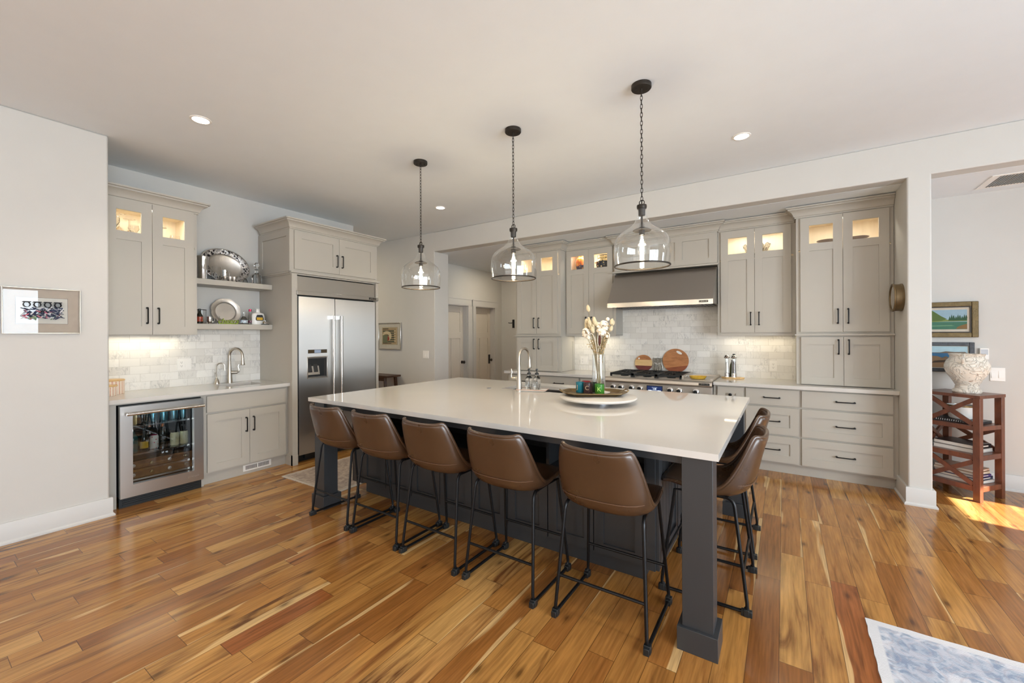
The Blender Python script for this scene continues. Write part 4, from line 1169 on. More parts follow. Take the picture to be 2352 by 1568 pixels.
# ------------------------------------------------------------------ bar stools
st0 = thing('bar_stool', 'x', 'stool', (0, 0, 0), 0, 'leather bar stools at the island')
def shell_mesh():
    # rows run from the top of the back, down, forward over the seat: (y, z, half width, side wrap forward, side lift)
    rows = [(-0.292, 0.900, 0.168, 0.050, 0.004), (-0.287, 0.880, 0.182, 0.056, 0.0), (-0.274, 0.830, 0.198, 0.064, 0.0), (-0.258, 0.765, 0.210, 0.078, 0.0),
            (-0.244, 0.700, 0.219, 0.098, 0.0), (-0.230, 0.645, 0.224, 0.118, 0.004), (-0.205, 0.602, 0.225, 0.128, 0.018), (-0.160, 0.574, 0.223, 0.115, 0.034),
            (-0.100, 0.562, 0.221, 0.085, 0.042), (-0.020, 0.566, 0.219, 0.045, 0.038), (0.060, 0.580, 0.216, 0.020, 0.030), (0.135, 0.597, 0.211, 0.004, 0.018), (0.195, 0.610, 0.203, -0.006, 0.006), (0.222, 0.604, 0.193, -0.014, 0.0)]
    n = 13
    mb = MB()
    vs = []
    for (y, z, w, wrap, lift) in rows:
        for i in range(n):
            t = -1 + 2 * i / (n - 1)
            c = abs(t) ** 2.6
            dip = -0.010 * (1 - t * t) if z > 0.87 else 0
            vs.append((w * math.sin(t * PI / 2 * 0.92) / math.sin(PI / 2 * 0.92), y + wrap * c, z + lift * c + dip))
    fs = []
    for r in range(len(rows) - 1):
        for i in range(n - 1):
            a = r * n + i
            fs.append((a, a + 1, a + n + 1, a + n))
    mb.add(vs, fs)
    return mb, rows, n, vs
smb, rows, n_, vs_ = shell_mesh()
so = smb.build('seat_shell', 'leather', st0)
md = so.modifiers.new('solid', 'SOLIDIFY')
md.thickness = 0.024
md.offset = 0
md = so.modifiers.new('sub', 'SUBSURF')
md.levels = md.render_levels = 2
# piping along the edge and seam across the back
edge = [vs_[i] for i in range(n_)] + [vs_[r * n_ + n_ - 1] for r in range(1, len(rows))] + [vs_[(len(rows) - 1) * n_ + i] for i in range(n_ - 2, -1, -1)] + [vs_[r * n_] for r in range(len(rows) - 2, 0, -1)]
MB().tube(edge, 0.0125, 6, closed=True).build('edge_piping', 'leather', st0, sub=1)
seam = [(vs_[5 * n_ + i][0] * 1.0, vs_[5 * n_ + i][1] - 0.0135, vs_[5 * n_ + i][2]) for i in range(1, n_ - 1)]
MB().tube(seam, 0.0022, 5).build('seam', 'stitch', st0)
for s in (-1, 1):
    pts = [(s * 0.190, 0.08, 0.568), (s * 0.196, 0.145, 0.566), (s * 0.232, 0.215, 0.018), (s * 0.232, -0.215, 0.018), (s * 0.200, -0.148, 0.574), (s * 0.192, -0.08, 0.570), (s * 0.190, 0.0, 0.570)]
    P = rounded([pts[1], pts[2], pts[3], pts[4], pts[5], pts[6], pts[0]], 0.045, 5)
    MB().tube(P[1:-1] if False else P, 0.0088, 8, closed=True).build('sled_leg', 'black', st0)
    for yy in (-0.205, 0.205):
        q = 1 if yy > 0 else -1
        MB().box(s * 0.232 - 0.013, s * 0.232 + 0.013, yy - 0.028, yy + 0.022, 0.0, 0.030).box(s * 0.232 - 0.016, s * 0.232 + 0.016, yy + q * 0.002 - 0.012, yy + q * 0.002 + 0.012, 0.0, 0.036).build('foot_cap', 'blackp', st0, bevel=0.002)
for yy, xx in ((-0.1915, 0.2205), (0.1905, 0.2195)):
    MB().tube([(-xx, yy, 0.205), (xx, yy, 0.205)], 0.0075, 8).build('stretcher', 'black', st0)
for yy in (-0.06, 0.06):
    MB().tube([(-0.190, yy, 0.570), (-0.12, yy, 0.556), (0.12, yy, 0.556), (0.190, yy, 0.570)], 0.008, 8).build('seat_support', 'black', st0)
st0.location = (-0.752, 2.10, 0)
st0['label'] = 'leather bar stool nearest the camera, beside the front right post'
for x, lab in ((-1.345, 'second leather stool from the front right post, facing the long island side'), (-1.885, 'middle leather stool of the five along the long island side'),
               (-2.412, 'fourth leather stool from the front right post, next but one to the fridge'), (-2.932, 'leather bar stool in front of the island post nearest the fridge')):
    copy_tree(st0, (x, 2.10, 0), R_(random.uniform(-1.2, 1.2)), lab)
copy_tree(st0, (-0.372, 2.648, 0), R_(90), 'leather stool at the short island end, nearer the camera')
copy_tree(st0, (-0.380, 3.290, 0), R_(90), 'leather stool at the short island end, nearer the drawer cabinets')

# ------------------------------------------------------------------ pendants and downlights
pn0 = thing('pendant_lamp', 'x', 'lamp', (0, 0, 0), 0, 'pendant lamps over the island')
Z = lambda z: z - CEIL
MB().lathe([(0.063, 0.0), (0.063, -0.022), (0.060, -0.026), (0.0, -0.026)], seg=32).lathe([(0.008, -0.026), (0.007, -0.05), (0, -0.052)], seg=10).tube([(0.028, 0.02, -0.026), (0.028, 0.02, -0.034)], 0.005, 8).tube([(-0.028, -0.02, -0.026), (-0.028, -0.02, -0.034)], 0.005, 8).build('canopy', 'bronze', pn0)
ch = MB()
zt, zb_ = -0.043, Z(2.272)
nl = 27
pit = (zt - zb_) / nl
for k in range(nl):
    zc = zt - (k + 0.5) * pit
    pts = []
    for a in range(12):
        an = 2 * PI * a / 12
        px, pz = 0.0072 * math.cos(an), (pit * 0.66) * math.sin(an)
        pts.append((px, 0, zc + pz) if k % 2 else (0, px, zc + pz))
    ch.tube(pts, 0.0021, 6, closed=True)
ch.tube([(0.016 * math.cos(2 * PI * a / 16), 0, Z(2.288) + 0.016 * math.sin(2 * PI * a / 16)) for a in range(16)], 0.003, 6, closed=True)
ch.build('chain', 'bronze', pn0)
MB().lathe([(0.0, Z(2.274)), (0.030, Z(2.272)), (0.0315, Z(2.262)), (0.029, Z(2.248)), (0.022, Z(2.247)), (0.021, Z(2.205)), (0.006, Z(2.200)), (0.006, Z(2.128))], seg=24, cap=False).build('neck_cap', 'bronze', pn0)
GP = [(0.0275, 2.246), (0.028, 2.225), (0.030, 2.205), (0.036, 2.185), (0.044, 2.165), (0.058, 2.143), (0.084, 2.122), (0.116, 2.104), (0.144, 2.084), (0.163, 2.062), (0.175, 2.03), (0.180, 1.99), (0.180, 1.95), (0.176, 1.915), (0.171, 1.880)]
gs = MB().lathe([(r, Z(z)) for r, z in GP], seg=48, cap=False).build('glass_shade', 'glass', pn0, sub=1)
MB().tube([(0.171 * math.cos(2 * PI * a / 48), 0.171 * math.sin(2 * PI * a / 48), Z(1.880)) for a in range(48)], 0.0055, 8, closed=True).build('rim_band', 'bronze', pn0)
MB().lathe([(0.0, Z(2.132)), (0.012, Z(2.130)), (0.048, Z(2.116)), (0.058, Z(2.108)), (0.056, Z(2.105)), (0.018, Z(2.110)), (0.017, Z(2.078)), (0.0, Z(2.077))], seg=24, cap=False).build('socket', 'bronze', pn0)
bl = MB().lathe([(0.012, Z(2.078)), (0.014, Z(2.06)), (0.028, Z(2.01)), (0.031, Z(1.985)), (0.024, Z(1.955)), (0.0, Z(1.942))], seg=20, cap=False).build('bulb', 'glass', pn0)
fl_ = MB()
for k in range(6):
    an = 2 * PI * k / 6
    fl_.tube([(0.008 * math.cos(an), 0.008 * math.sin(an), Z(2.048)), (0.013 * math.cos(an + 0.5), 0.013 * math.sin(an + 0.5), Z(1.975))], 0.0026, 6)
fl_.tube([(0, 0, Z(2.07)), (0, 0, Z(2.03)), (0, 0, Z(1.97))], 0.006, 8)
fl_.build('filament', 'bulb', bl)
PX = ((-0.766, 2.70, 'pendant lamp nearest the camera, a clear glass dome on a dark chain'), (-1.772, 2.722, 'middle clear glass pendant lamp of the three over the island'), (-2.812, 2.745, 'clear glass pendant lamp nearest the refrigerator'))
for i, (x, y, lab) in enumerate(PX):
    if i == 0:
        pn0.location = (x, y, CEIL)
        pn0['label'] = lab
    else:
        copy_tree(pn0, (x, y, CEIL), 0, lab)
    light('pendant_glow', 'POINT', (x, y, 1.93), 9, (1, 0.80, 0.52), shadow_soft_size=0.03)

dl0 = thing('downlight', 'x', 'light', (0, 0, 0), 0, 'recessed downlights')
MB().lathe([(0.052, -0.001), (0.054, -0.006), (0.066, -0.004), (0.068, 0.0)], seg=32, cap=False).build('trim_ring', 'white', dl0)
MB().lathe([(0.0515, -0.003), (0.0, -0.003)], seg=32, cap=False).build('lens', 'lens', dl0)
DL = ((-3.622, 1.305, 'round recessed ceiling light above the sink wall, near the left wall'), (-0.284, 3.85, 'round recessed ceiling light right of the nearest pendant lamp'), (-3.618, 3.87, 'round recessed ceiling light right of the pendant nearest the refrigerator'))
for i, (x, y, lab) in enumerate(DL):
    if i == 0:
        dl0.location = (x, y, CEIL)
        dl0['label'] = lab
    else:
        copy_tree(dl0, (x, y, CEIL), 0, lab)
for x, y in ((-3.622, 1.305), (-0.284, 3.85), (-3.618, 3.87), (-0.284, 1.30)):  # last beam is an added light out of view, without a fixture
    light('downlight_beam', 'SPOT', (x, y, CEIL - 0.012), 38, (1.0, 0.90, 0.74), aim=(0, 0, -1), spot_size=R_(125), spot_blend=0.7, shadow_soft_size=0.05)
light('hall_light', 'AREA', (-4.3, 6.4, SOF - 0.01), 9, (1.0, 0.86, 0.66), aim=(0, 0, -1), size=0.15)
light('passage_light', 'AREA', (-6.2, 3.2, CEIL - 0.01), 22, (1.0, 0.86, 0.62), aim=(0, 0, -1), size=0.15)

# ------------------------------------------------------------------ loose things
def at0(name, label, cat, loc, rz=0, group=None):
    """thing modelled around its own origin, then placed"""
    r = thing(name, label, cat, (0, 0, 0), 0, group)
    r.location = loc
    r.rotation_euler = (0, 0, rz)
    return r

# --- items on the upper floating shelf (z 2.03)
ZU, ZL = 2.0305, 1.5685
def oval_dish(name, label, loc, rx, rz_, tilt, rim, mats, wav=0.0, face=90, group=None):
    """standing dish: local X across, Z up, leaning back by tilt"""
    r = at0(name, label, 'platter', loc, R_(face))
    n = 72
    prof = [(0.0, 0.004), (rim - 0.05, 0.004), (rim, -0.008), (rim + 0.03, -0.012), (0.97, -0.02), (1.0, -0.018), (0.985, -0.012), (rim + 0.03, -0.002), (rim, 0.002), (0.0, 0.012)]
    vs, fs, ms = [], [], []
    for (k, d) in prof:
        for i in range(n):
            a = 2 * PI * i / n
            w = 1 + (wav * abs(math.sin(a * 4)) ** 3 * (1 if k > rim else 0))
            vs.append((rx * k * w * math.cos(a), d, rz_ * k * w * math.sin(a)))
    mb = MB()
    for j in range(len(prof) - 1):
        f = [(j * n + i, j * n + (i + 1) % n, (j + 1) * n + (i + 1) % n, (j + 1) * n + i) for i in range(n)]
        fs.append((f, 1 if (3 <= j <= 3 and len(mats) > 1) else 0))
    base = None
    mt = Matrix.Translation((0, 0, rz_ * math.cos(tilt) + 0.001)) @ Matrix.Rotation(-tilt, 4, 'X')
    vs = [mt @ Vector(v) for v in vs]
    mb.v = [tuple(v) for v in vs]
    for f, m_ in fs:
        mb.f += f
        mb.m += [m_] * len(f)
    mb.build('dish', mats, r, ang=50)
    return r
m_ornate, nt_, b_ = newmat('ornate_silver')
vo_ = nd(nt_, 'ShaderNodeTexVoronoi', {'Vector': objco(nt_), 'Scale': 42.0})
wv_ = nd(nt_, 'ShaderNodeTexNoise', {'Vector': objco(nt_), 'Scale': 48.0, 'Detail': 3.0, 'Distortion': 2.5})
c_ = ramp(nt_, mth(nt_, 'ADD', mth(nt_, 'MULTIPLY', vo_.outputs['Distance'], 0.6), mth(nt_, 'MULTIPLY', wv_.outputs[0], 0.6)), [(0.48, (0.03, 0.028, 0.032)), (0.64, (0.55, 0.53, 0.52))])
nt_.links.new(c_, b_.inputs['Base Color'])
b_.inputs['Metallic'].default_value = 0.95
b_.inputs['Roughness'].default_value = 0.22
bp_ = nd(nt_, 'ShaderNodeBump', {'Height': wv_.outputs[0], 'Strength': 0.6, 'Distance': 0.006})
nt_.links.new(bp_.outputs[0], b_.inputs['Normal'])
def oval_platter():
    r = at0('oval_platter', 'large oval silver platter with an ornate rim, leaning on the upper shelf', 'platter', (-5.215, 2.105, ZU), R_(90))
    n, rx, rz = 80, 0.252, 0.190
    def ring(k, d):
        return [(rx * k * math.cos(2 * PI * i / n), d, rz * k * math.sin(2 * PI * i / n)) for i in range(n)]
    mt = Matrix.Translation((0, 0, rz * math.cos(0.16) + 0.002)) @ Matrix.Rotation(0.16, 4, 'Y') @ Matrix.Rotation(-0.16, 4, 'X')
    def band(prof, name, mat, par):
        vs = [p for k, d in prof for p in ring(k, d)]
        fs = [(j * n + i, j * n + (i + 1) % n, (j + 1) * n + (i + 1) % n, (j + 1) * n + i) for j in range(len(prof) - 1) for i in range(n)]
        m = MB().add([mt @ Vector(v) for v in vs], fs)
        return m.build(name, mat, par, ang=50)
    w = band([(0.001, 0.006), (0.60, 0.006), (0.66, -0.004), (0.69, -0.010), (0.69, -0.006), (0.62, 0.010), (0.001, 0.011)], 'well', 'pewter', r)
    band([(0.69, -0.010), (0.72, -0.013), (0.95, -0.018), (0.95, -0.012), (0.69, -0.005)], 'ornate_rim', m_ornate, r)
    band([(0.95, -0.017), (0.965, -0.022), (0.99, -0.021), (1.0, -0.015), (0.985, -0.010), (0.95, -0.012)], 'rim_edge', 'pewter', r)
oval_platter()
t = at0('silver_tumbler', 'tall shiny silver tumbler at the left end of the upper shelf', 'vase', (-5.06, 1.835, ZU))
MB().lathe([(0.043, 0), (0.043, 0.006), (0.041, 0.02), (0.043, 0.12), (0.047, 0.205), (0.053, 0.238), (0.052, 0.240), (0.045, 0.205), (0.040, 0.02), (0, 0.018)], seg=28, cap=False).build('cup', 'chrome', t)
t = at0('glass_pitcher', 'clear cut-glass pitcher in front of the oval platter', 'pitcher', (-5.08, 1.965, ZU))
MB().lathe([(0.034, 0), (0.042, 0.012), (0.044, 0.05), (0.038, 0.09), (0.040, 0.150), (0.037, 0.150), (0.034, 0.09), (0.040, 0.05), (0.036, 0.014), (0, 0.012)], seg=20, cap=False).build('body', 'crystal', t)
MB().tube([(0, 0.038, 0.13), (0, 0.075, 0.115), (0, 0.078, 0.07), (0, 0.042, 0.04)], 0.006, 8, m=0).build('handle', 'pewter', t)
t = at0('silver_jigger', 'small silver jug with a handle beside the glass pitcher', 'jug', (-5.01, 2.02, ZU))
MB().lathe([(0.02, 0), (0.022, 0.004), (0.012, 0.02), (0.024, 0.055), (0.022, 0.09), (0.026, 0.115), (0.023, 0.113), (0.019, 0.09), (0, 0.06)], seg=18, cap=False).build('body', 'chrome', t)
MB().tube([(0, 0.022, 0.10), (0, 0.045, 0.09), (0, 0.040, 0.05), (0, 0.020, 0.045)], 0.004, 7).build('handle', 'chrome', t)
for i, (y, lab) in enumerate(((2.065, 'tiny silver cup right of the silver jug on the upper shelf'), (2.105, 'tiny silver cup below the middle of the oval platter'))):
    t = at0('silver_cup', lab, 'cup', (-5.0, y, ZU), 0, 'tiny silver cups')
    MB().lathe([(0.016, 0), (0.012, 0.008), (0.02, 0.028), (0.022, 0.05), (0.019, 0.05), (0, 0.02)], seg=16, cap=False).build('cup', 'pewter', t)
t = at0('glass_bell', 'small clear glass bell between the oval platter and the decanter', 'bell', (-5.05, 2.236, ZU))
MB().lathe([(0.026, 0), (0.022, 0.03), (0.012, 0.05), (0.004, 0.056), (0.006, 0.075), (0.003, 0.1), (0, 0.102)], seg=18, cap=False).build('bell_body', 'crystal', t)
t = at0('decanter', 'cut-glass decanter with a round stopper at the right end of the upper shelf', 'decanter', (-5.10, 2.382, ZU))
dec = MB()
dec.lathe([(0.046, 0), (0.052, 0.008), (0.052, 0.075), (0.044, 0.105), (0.018, 0.135), (0.016, 0.165), (0.024, 0.175), (0.018, 0.176), (0, 0.17)], seg=12)
dec.build('decanter_body', 'crystal', t, smooth=False)
MB().lathe([(0.008, 0.172), (0.008, 0.19), (0.020, 0.20), (0.028, 0.22), (0.026, 0.24), (0.012, 0.254), (0, 0.256)], seg=10).build('stopper', 'crystal', t, smooth=False)

# --- items on the lower floating shelf (z 1.568)
t = at0('pewter_plate', 'round pewter plate with a scalloped rim leaning on the lower shelf', 'plate', (-5.225, 2.112, ZL), R_(90))
n = 96
def ringw(r, d, wv):
    out = []
    for i in range(n):
        a = 2 * PI * i / n
        k = r * (1 - wv * abs(math.cos(a * 4)) ** 8)
        out.append((k * math.cos(a), d, k * math.sin(a)))
    return out
prof = [(0.001, 0.008, 0), (0.097, 0.008, 0), (0.104, -0.004, 0), (0.110, -0.008, 0), (0.138, -0.013, 0.05), (0.150, -0.015, 0.05), (0.151, -0.010, 0.05), (0.110, 0.0, 0), (0.099, 0.014, 0), (0.001, 0.014, 0)]
vs = [p for a in prof for p in ringw(*a)]
fs = [(j * n + i, j * n + (i + 1) % n, (j + 1) * n + (i + 1) % n, (j + 1) * n + i) for j in range(len(prof) - 1) for i in range(n)]
mt = Matrix.Translation((0, 0, 0.145)) @ Matrix.Rotation(-0.2, 4, 'X')
MB().add([mt @ Vector(v) for v in vs], fs).build('plate_dish', 'pewter', t, ang=50)
t = at0('glass_canister', 'clear glass jar with a dark rim at the left end of the lower shelf', 'jar', (-5.10, 1.838, ZL))
MB().lathe([(0.04, 0), (0.041, 0.004), (0.041, 0.146), (0.039, 0.146), (0.038, 0.008), (0, 0.008)], seg=20, cap=False).build('jar_body', 'crystal', t)
MB().tube([(0.041 * math.cos(2 * PI * a / 24), 0.041 * math.sin(2 * PI * a / 24), 0.147) for a in range(24)], 0.0025, 6, closed=True).build('dark_rim', 'bronze', t)
bottle('dark liqueur bottle in front of the glass jar on the lower shelf', (1.795, 5.03, ZL), [(0.026, 0), (0.028, 0.006), (0.028, 0.08), (0.012, 0.11), (0.011, 0.135)], m_dkbottle, 'blackp', 0.13, lab=(0.0285, 0.02, 0.07, spots_mat('red_gold_label', S(150, 60, 40), S(200, 160, 80), S(60, 30, 20), 60, 0.2)))
t = at0('silver_creamer', 'little silver creamer between the glass jar and the pewter plate', 'jug', (-5.03, 1.885, ZL))
MB().lathe([(0.02, 0), (0.016, 0.006), (0.027, 0.03), (0.024, 0.055), (0.027, 0.074), (0.024, 0.072), (0.02, 0.05), (0, 0.02)], seg=18, cap=False).build('body', 'chrome', t)
MB().tube([(0, 0.024, 0.065), (0, 0.045, 0.055), (0, 0.042, 0.025), (0, 0.024, 0.02)], 0.0035, 7).build('handle', 'chrome', t)
t = at0('shot_glass', 'clear shot glass in front of the pewter plate', 'glass', (-5.06, 1.965, ZL))
MB().lathe([(0.016, 0), (0.018, 0.05), (0.024, 0.082), (0.022, 0.082), (0.014, 0.02), (0, 0.018)], seg=16, cap=False).build('cup', 'crystal', t)
t = at0('word_sign', 'small green script sign reading cheers on the lower shelf', 'sign', (-5.0, 2.045, ZL), R_(90))
MAT['lime'] = plain('lime_green', S(128, 150, 30), 0.45)
text(t, 'cheers', 0.075, (0, 0, 0.030), (PI / 2, 0, 0), 'lime', name='sign_letters', ext=0.006, shear=0.28)
MB().box(-0.088, 0.092, -0.006, 0.006, 0.0, 0.009).build('sign_base', 'lime', t, bevel=0.002)
bottle('clear round bottle with a blue label right of the pewter plate', (2.226, 5.06, ZL), [(0.036, 0), (0.038, 0.006), (0.037, 0.05), (0.026, 0.07), (0.011, 0.09), (0.011, 0.125)], 'crystal', 'glass', 0.12, lab=(0.0385, 0.015, 0.048, spots_mat('blue_label', S(190, 205, 215), S(60, 110, 160), S(150, 60, 50), 50, 0.25)))
bottle('slim clear bottle with a pink cap beside the white flask', (2.300, 5.08, ZL), [(0.019, 0), (0.0195, 0.006), (0.0195, 0.09), (0.015, 0.115), (0.013, 0.15)], 'crystal', m_pink, 0.148, lab=(0.0199, 0.02, 0.045, spots_mat('plum_label', S(90, 40, 60), S(30, 20, 20), S(160, 150, 150), 70, 0.25)), caph=0.025)
wf = at0('white_flask', 'wide white flask bottle with a black and yellow emblem', 'bottle', (-5.07, 2.380, ZL), R_(90))
wm_ = MB()
prof = [(0.0, 0), (0.068, 0), (0.073, 0.012), (0.070, 0.10), (0.062, 0.128), (0.02, 0.142), (0.018, 0.175), (0.022, 0.182), (0, 0.182)]
wm_.lathe(prof, seg=32, sy=0.55)
wm_.build('flask_body', 'ceramic', wf)
em = MB()
for (x0, x1, z0, z1) in ((-0.036, 0.036, 0.083, 0.100), (-0.030, 0.030, 0.100, 0.112), (-0.042, -0.034, 0.05, 0.083), (0.034, 0.042, 0.05, 0.083), (-0.034, 0.034, 0.044, 0.052)):
    em.box(x0, x1, -0.0425, -0.038, z0, z1)
em.build('emblem_black', 'blackp', wf, smooth=False)
MB().box(-0.033, 0.033, -0.0425, -0.038, 0.053, 0.082).build('emblem_yellow', m_yel, wf, smooth=False)
t = at0('service_bell', 'small silver desk bell on a black base beside the white flask', 'bell', (-5.0, 2.425, ZL))
MB().lathe([(0.042, 0), (0.042, 0.006), (0.036, 0.009), (0, 0.009)], seg=24).build('base', 'blackp', t)
MB().lathe([(0.034, 0.010), (0.033, 0.018), (0.024, 0.032), (0.008, 0.039), (0.005, 0.040), (0.005, 0.046), (0, 0.047)], seg=24).build('dome', 'chrome', t)

# --- canisters on the sink worktop
m_dots = spots_mat('dotted_ceramic', S(238, 226, 210), S(210, 120, 90), S(200, 150, 90), 48, 0.22)
def dotted(name):
    m, nt, b = newmat(name)
    tc = nt.nodes.new('ShaderNodeTexCoord')
    sp = nd(nt, 'ShaderNodeSeparateXYZ', {0: tc.outputs['Object']})
    an = mth(nt, 'MULTIPLY', mth(nt, 'ARCTAN2', sp.outputs[1], sp.outputs[0]), 22 / (2 * PI))
    zz = mth(nt, 'MULTIPLY', sp.outputs[2], 1 / 0.0125)
    st_ = mth(nt, 'MULTIPLY', mth(nt, 'MODULO', mth(nt, 'FLOOR', mth(nt, 'ADD', an, 100.0)), 2.0), 0.5)
    fu = mth(nt, 'SUBTRACT', mth(nt, 'FRACT', mth(nt, 'ADD', an, 100.0)), 0.5)
    fv = mth(nt, 'SUBTRACT', mth(nt, 'FRACT', mth(nt, 'ADD', zz, st_)), 0.5)
    d = mth(nt, 'SQRT', mth(nt, 'ADD', mth(nt, 'MULTIPLY', fu, fu), mth(nt, 'MULTIPLY', fv, fv)))
    f = ramp(nt, d, [(0.22, 1.0), (0.32, 0.0)])
    rr = nd(nt, 'ShaderNodeTexNoise', {'Vector': tc.outputs['Object'], 'Scale': 40.0})
    nt.links.new(mix(nt, f, S(240, 228, 212), mix(nt, rr.outputs[0], S(190, 84, 70), S(214, 150, 96))), b.inputs['Base Color'])
    b.inputs['Roughness'].default_value = 0.3
    return m
m_dots = dotted('dotted_ceramic_jar')
for (x, y, r, h, lab) in ((-5.13, 1.145, 0.090, 0.118, 'larger dotted ceramic canister with a wood lid'), (-5.0, 1.085, 0.070, 0.080, 'smaller dotted ceramic canister with a wood lid')):
    t = at0('canister', lab + ', beside the left wall', 'canister', (x, y, 0.9145), 0, 'dotted canisters')
    MB().lathe([(r * 0.97, 0), (r, 0.006), (r, h), (r * 0.94, h), (r * 0.94, 0.01), (0, 0.01)], seg=36, cap=False).build('jar_body', m_dots, t)
    MB().lathe([(r * 0.9, h - 0.004), (r * 1.03, h + 0.001), (r * 1.05, h + 0.008), (r * 1.0, h + 0.014), (0, h + 0.014)], seg=36).build('wood_lid', 'maple', t)

# --- outlets and switches
def plate(name, label, u, v, z, w, h, rot, kinds, cat='outlet'):
    r = thing(name, label, cat, (u, v, z), rot)
    MB().box(u - w / 2, u + w / 2, v - 0.0065, v + 0.002, z - h / 2, z + h / 2).build('cover_plate', 'white', r, bevel=0.0015)
    n = len(kinds)
    for i, k in enumerate(kinds):
        cx = u + (i - (n - 1) / 2) * 0.046
        if k == 'o':
            f = MB().box(cx - 0.017, cx + 0.017, v - 0.008, v - 0.006, z - 0.034, z + 0.034).build('socket_face', 'white', r, smooth=False)
            s_ = MB()
            for dz in (-0.019, 0.019):
                s_.box(cx - 0.008, cx - 0.0055, v - 0.0085, v - 0.008, z + dz, z + dz + 0.008).box(cx + 0.0055, cx + 0.008, v - 0.0085, v - 0.008, z + dz, z + dz + 0.008).box(cx - 0.0025, cx + 0.0025, v - 0.0085, v - 0.008, z + dz - 0.009, z + dz - 0.004)
            s_.build('socket_slots', 'slot', f, smooth=False)
        else:
            MB().prism([(v - 0.006, z - 0.033), (v - 0.011, z - 0.033), (v - 0.0075, z + 0.033), (v - 0.006, z + 0.033)], cx - 0.0165, cx + 0.0165, 'yz').build('rocker', 'white', r, smooth=False)
    return r
plate('wall_outlet', 'white outlet and rocker switch plate on the tiles left of the bar tap', 1.741, 5.274, 1.145, 0.122, 0.118, 90, 'os')
plate('wall_outlet', 'white outlet and switch plate on the tiles left of the range', -2.457, 5.669, 1.06, 0.120, 0.118, 0, 'os')
plate('wall_outlet', 'white double outlet on the tiles right of the pepper mills', -0.106, 5.669, 1.066, 0.076, 0.122, 0, 'o')
plate('light_switch', 'white double switch plate on the passage wall below the small print', -4.75, 4.738, 1.133, 0.122, 0.122, 0, 'ss', 'switch')
plate('light_switch', 'white double switch plate on the nook wall right of the white urn', 1.640, 5.639, 1.055, 0.095, 0.122, 0, 'ss', 'switch')
th = thing('thermostat', 'white thermostat box on the nook wall above the urn handle', 'thermostat', (1.553, 5.63, 1.26))
MB().box(1.523, 1.582, 5.612, 5.639, 1.19, 1.296).build('thermostat_case', 'white', th, bevel=0.004)
MB().box(1.53, 1.575, 5.611, 5.613, 1.235, 1.285).build('display_window', plain('pale_display', (0.5, 0.52, 0.55), 0.2), th, smooth=False)
hk = thing('coat_hook', 'dark metal coat hook on the wall at the end of the hall', 'hook', (-4.79, 7.34, 1.67))
MB().box(-4.81, -4.765, 7.328, 7.349, 1.588, 1.765).build('back_plate', 'black', hk, bevel=0.003)
MB().tube([(-4.788, 7.33, 1.70), (-4.80, 7.27, 1.69), (-4.84, 7.25, 1.692), (-4.852, 7.24, 1.70)], 0.008, 8).build('hook_arm', 'black', hk)

# --- clock on the pier's side wall
ck = at0('wall_clock', 'round bronze wall clock on the side of the alcove pier', 'clock', (0.866, 4.925, 1.752), R_(-90))
# local -Y points to world -X
MB().lathe([(0.122, 0.0), (0.122, -0.01), (0.118, -0.014), (0.118, -0.052), (0.124, -0.056), (0.122, -0.066), (0.108, -0.066), (0.104, -0.058), (0.104, -0.03), (0, -0.03)], seg=48, axis='y', cap=False).build('clock_case', plain('bronze_drum', (0.17, 0.12, 0.06), 0.42, metal=0.6, var=0.35, vscale=10), ck)
f = MB().lathe([(0.104, -0.032), (0.0, -0.032)], seg=48, axis='y', cap=False).build('clock_face', plain('cream_dial', (0.5, 0.44, 0.33), 0.5, var=0.2), ck)
hm = MB()
for k in range(12):
    a = k * PI / 6
    hm.bar((0.078 * math.sin(a), -0.0335, 0.078 * math.cos(a)), (0.096 * math.sin(a), -0.0335, 0.096 * math.cos(a)), 0.005, 0.002)
hm.bar((0, -0.036, 0), (0.05, -0.036, 0.02), 0.006, 0.002, up=(0, 1, 0)).bar((0, -0.038, 0), (-0.02, -0.038, 0.08), 0.005, 0.002, up=(0, 1, 0))
hm.build('clock_hands', 'blackp', f, smooth=False)
MB().lathe([(0.106, -0.060), (0.0, -0.064)], seg=40, axis='y', cap=False).build('clock_glass', 'glass', ck)

# --- things inside the glazed cabinets (they stand on the boards at z 2.30)
GZT = 2.3005
def goblet(label, x, y, h=0.2, r=0.045, up=True):
    t = at0('stemmed_glass', label, 'glass', (x, y, GZT), 0, 'stemmed glasses in the wall cabinet')
    p = [(r * 0.9, 0), (r * 0.85, 0.003), (0.006, 0.009), (0.005, h * 0.45), (r * 0.5, h * 0.55), (r, h * 0.78), (r * 0.86, h), (r * 0.82, h), (r * 0.95, h * 0.78), (r * 0.4, h * 0.57), (0, h * 0.52)]
    if not up:
        p = [(a, h - b) for a, b in p]
    MB().lathe(p, seg=20, cap=False).build('glass_body', 'crystal', t)
goblet('upturned wide champagne glass behind the left light of the wall cabinet', -5.05, 1.185, 0.25, 0.052, False)
goblet('second upturned stemmed glass from the left in the wall cabinet', -5.08, 1.262, 0.225, 0.05, False)
goblet('stemmed glass at the front left of the wall cabinet', -4.93, 1.12, 0.20, 0.042)
goblet('stemmed glass below the right edge of the left light of the wall cabinet', -4.95, 1.26, 0.15, 0.04)
goblet('upturned stemmed glass behind the right light of the wall cabinet', -5.08, 1.50, 0.20, 0.048, False)
goblet('low glass behind the right light of the wall cabinet, by its outer side', -4.98, 1.575, 0.12, 0.04)
t = at0('orange_vase', 'orange and blue vase behind the left light of the cabinet by the hood', 'vase', (-2.435, 5.53, GZT))
m, nt, b = newmat('orange_blue_glaze')
sp = nd(nt, 'ShaderNodeSeparateXYZ', {0: objco(nt)})
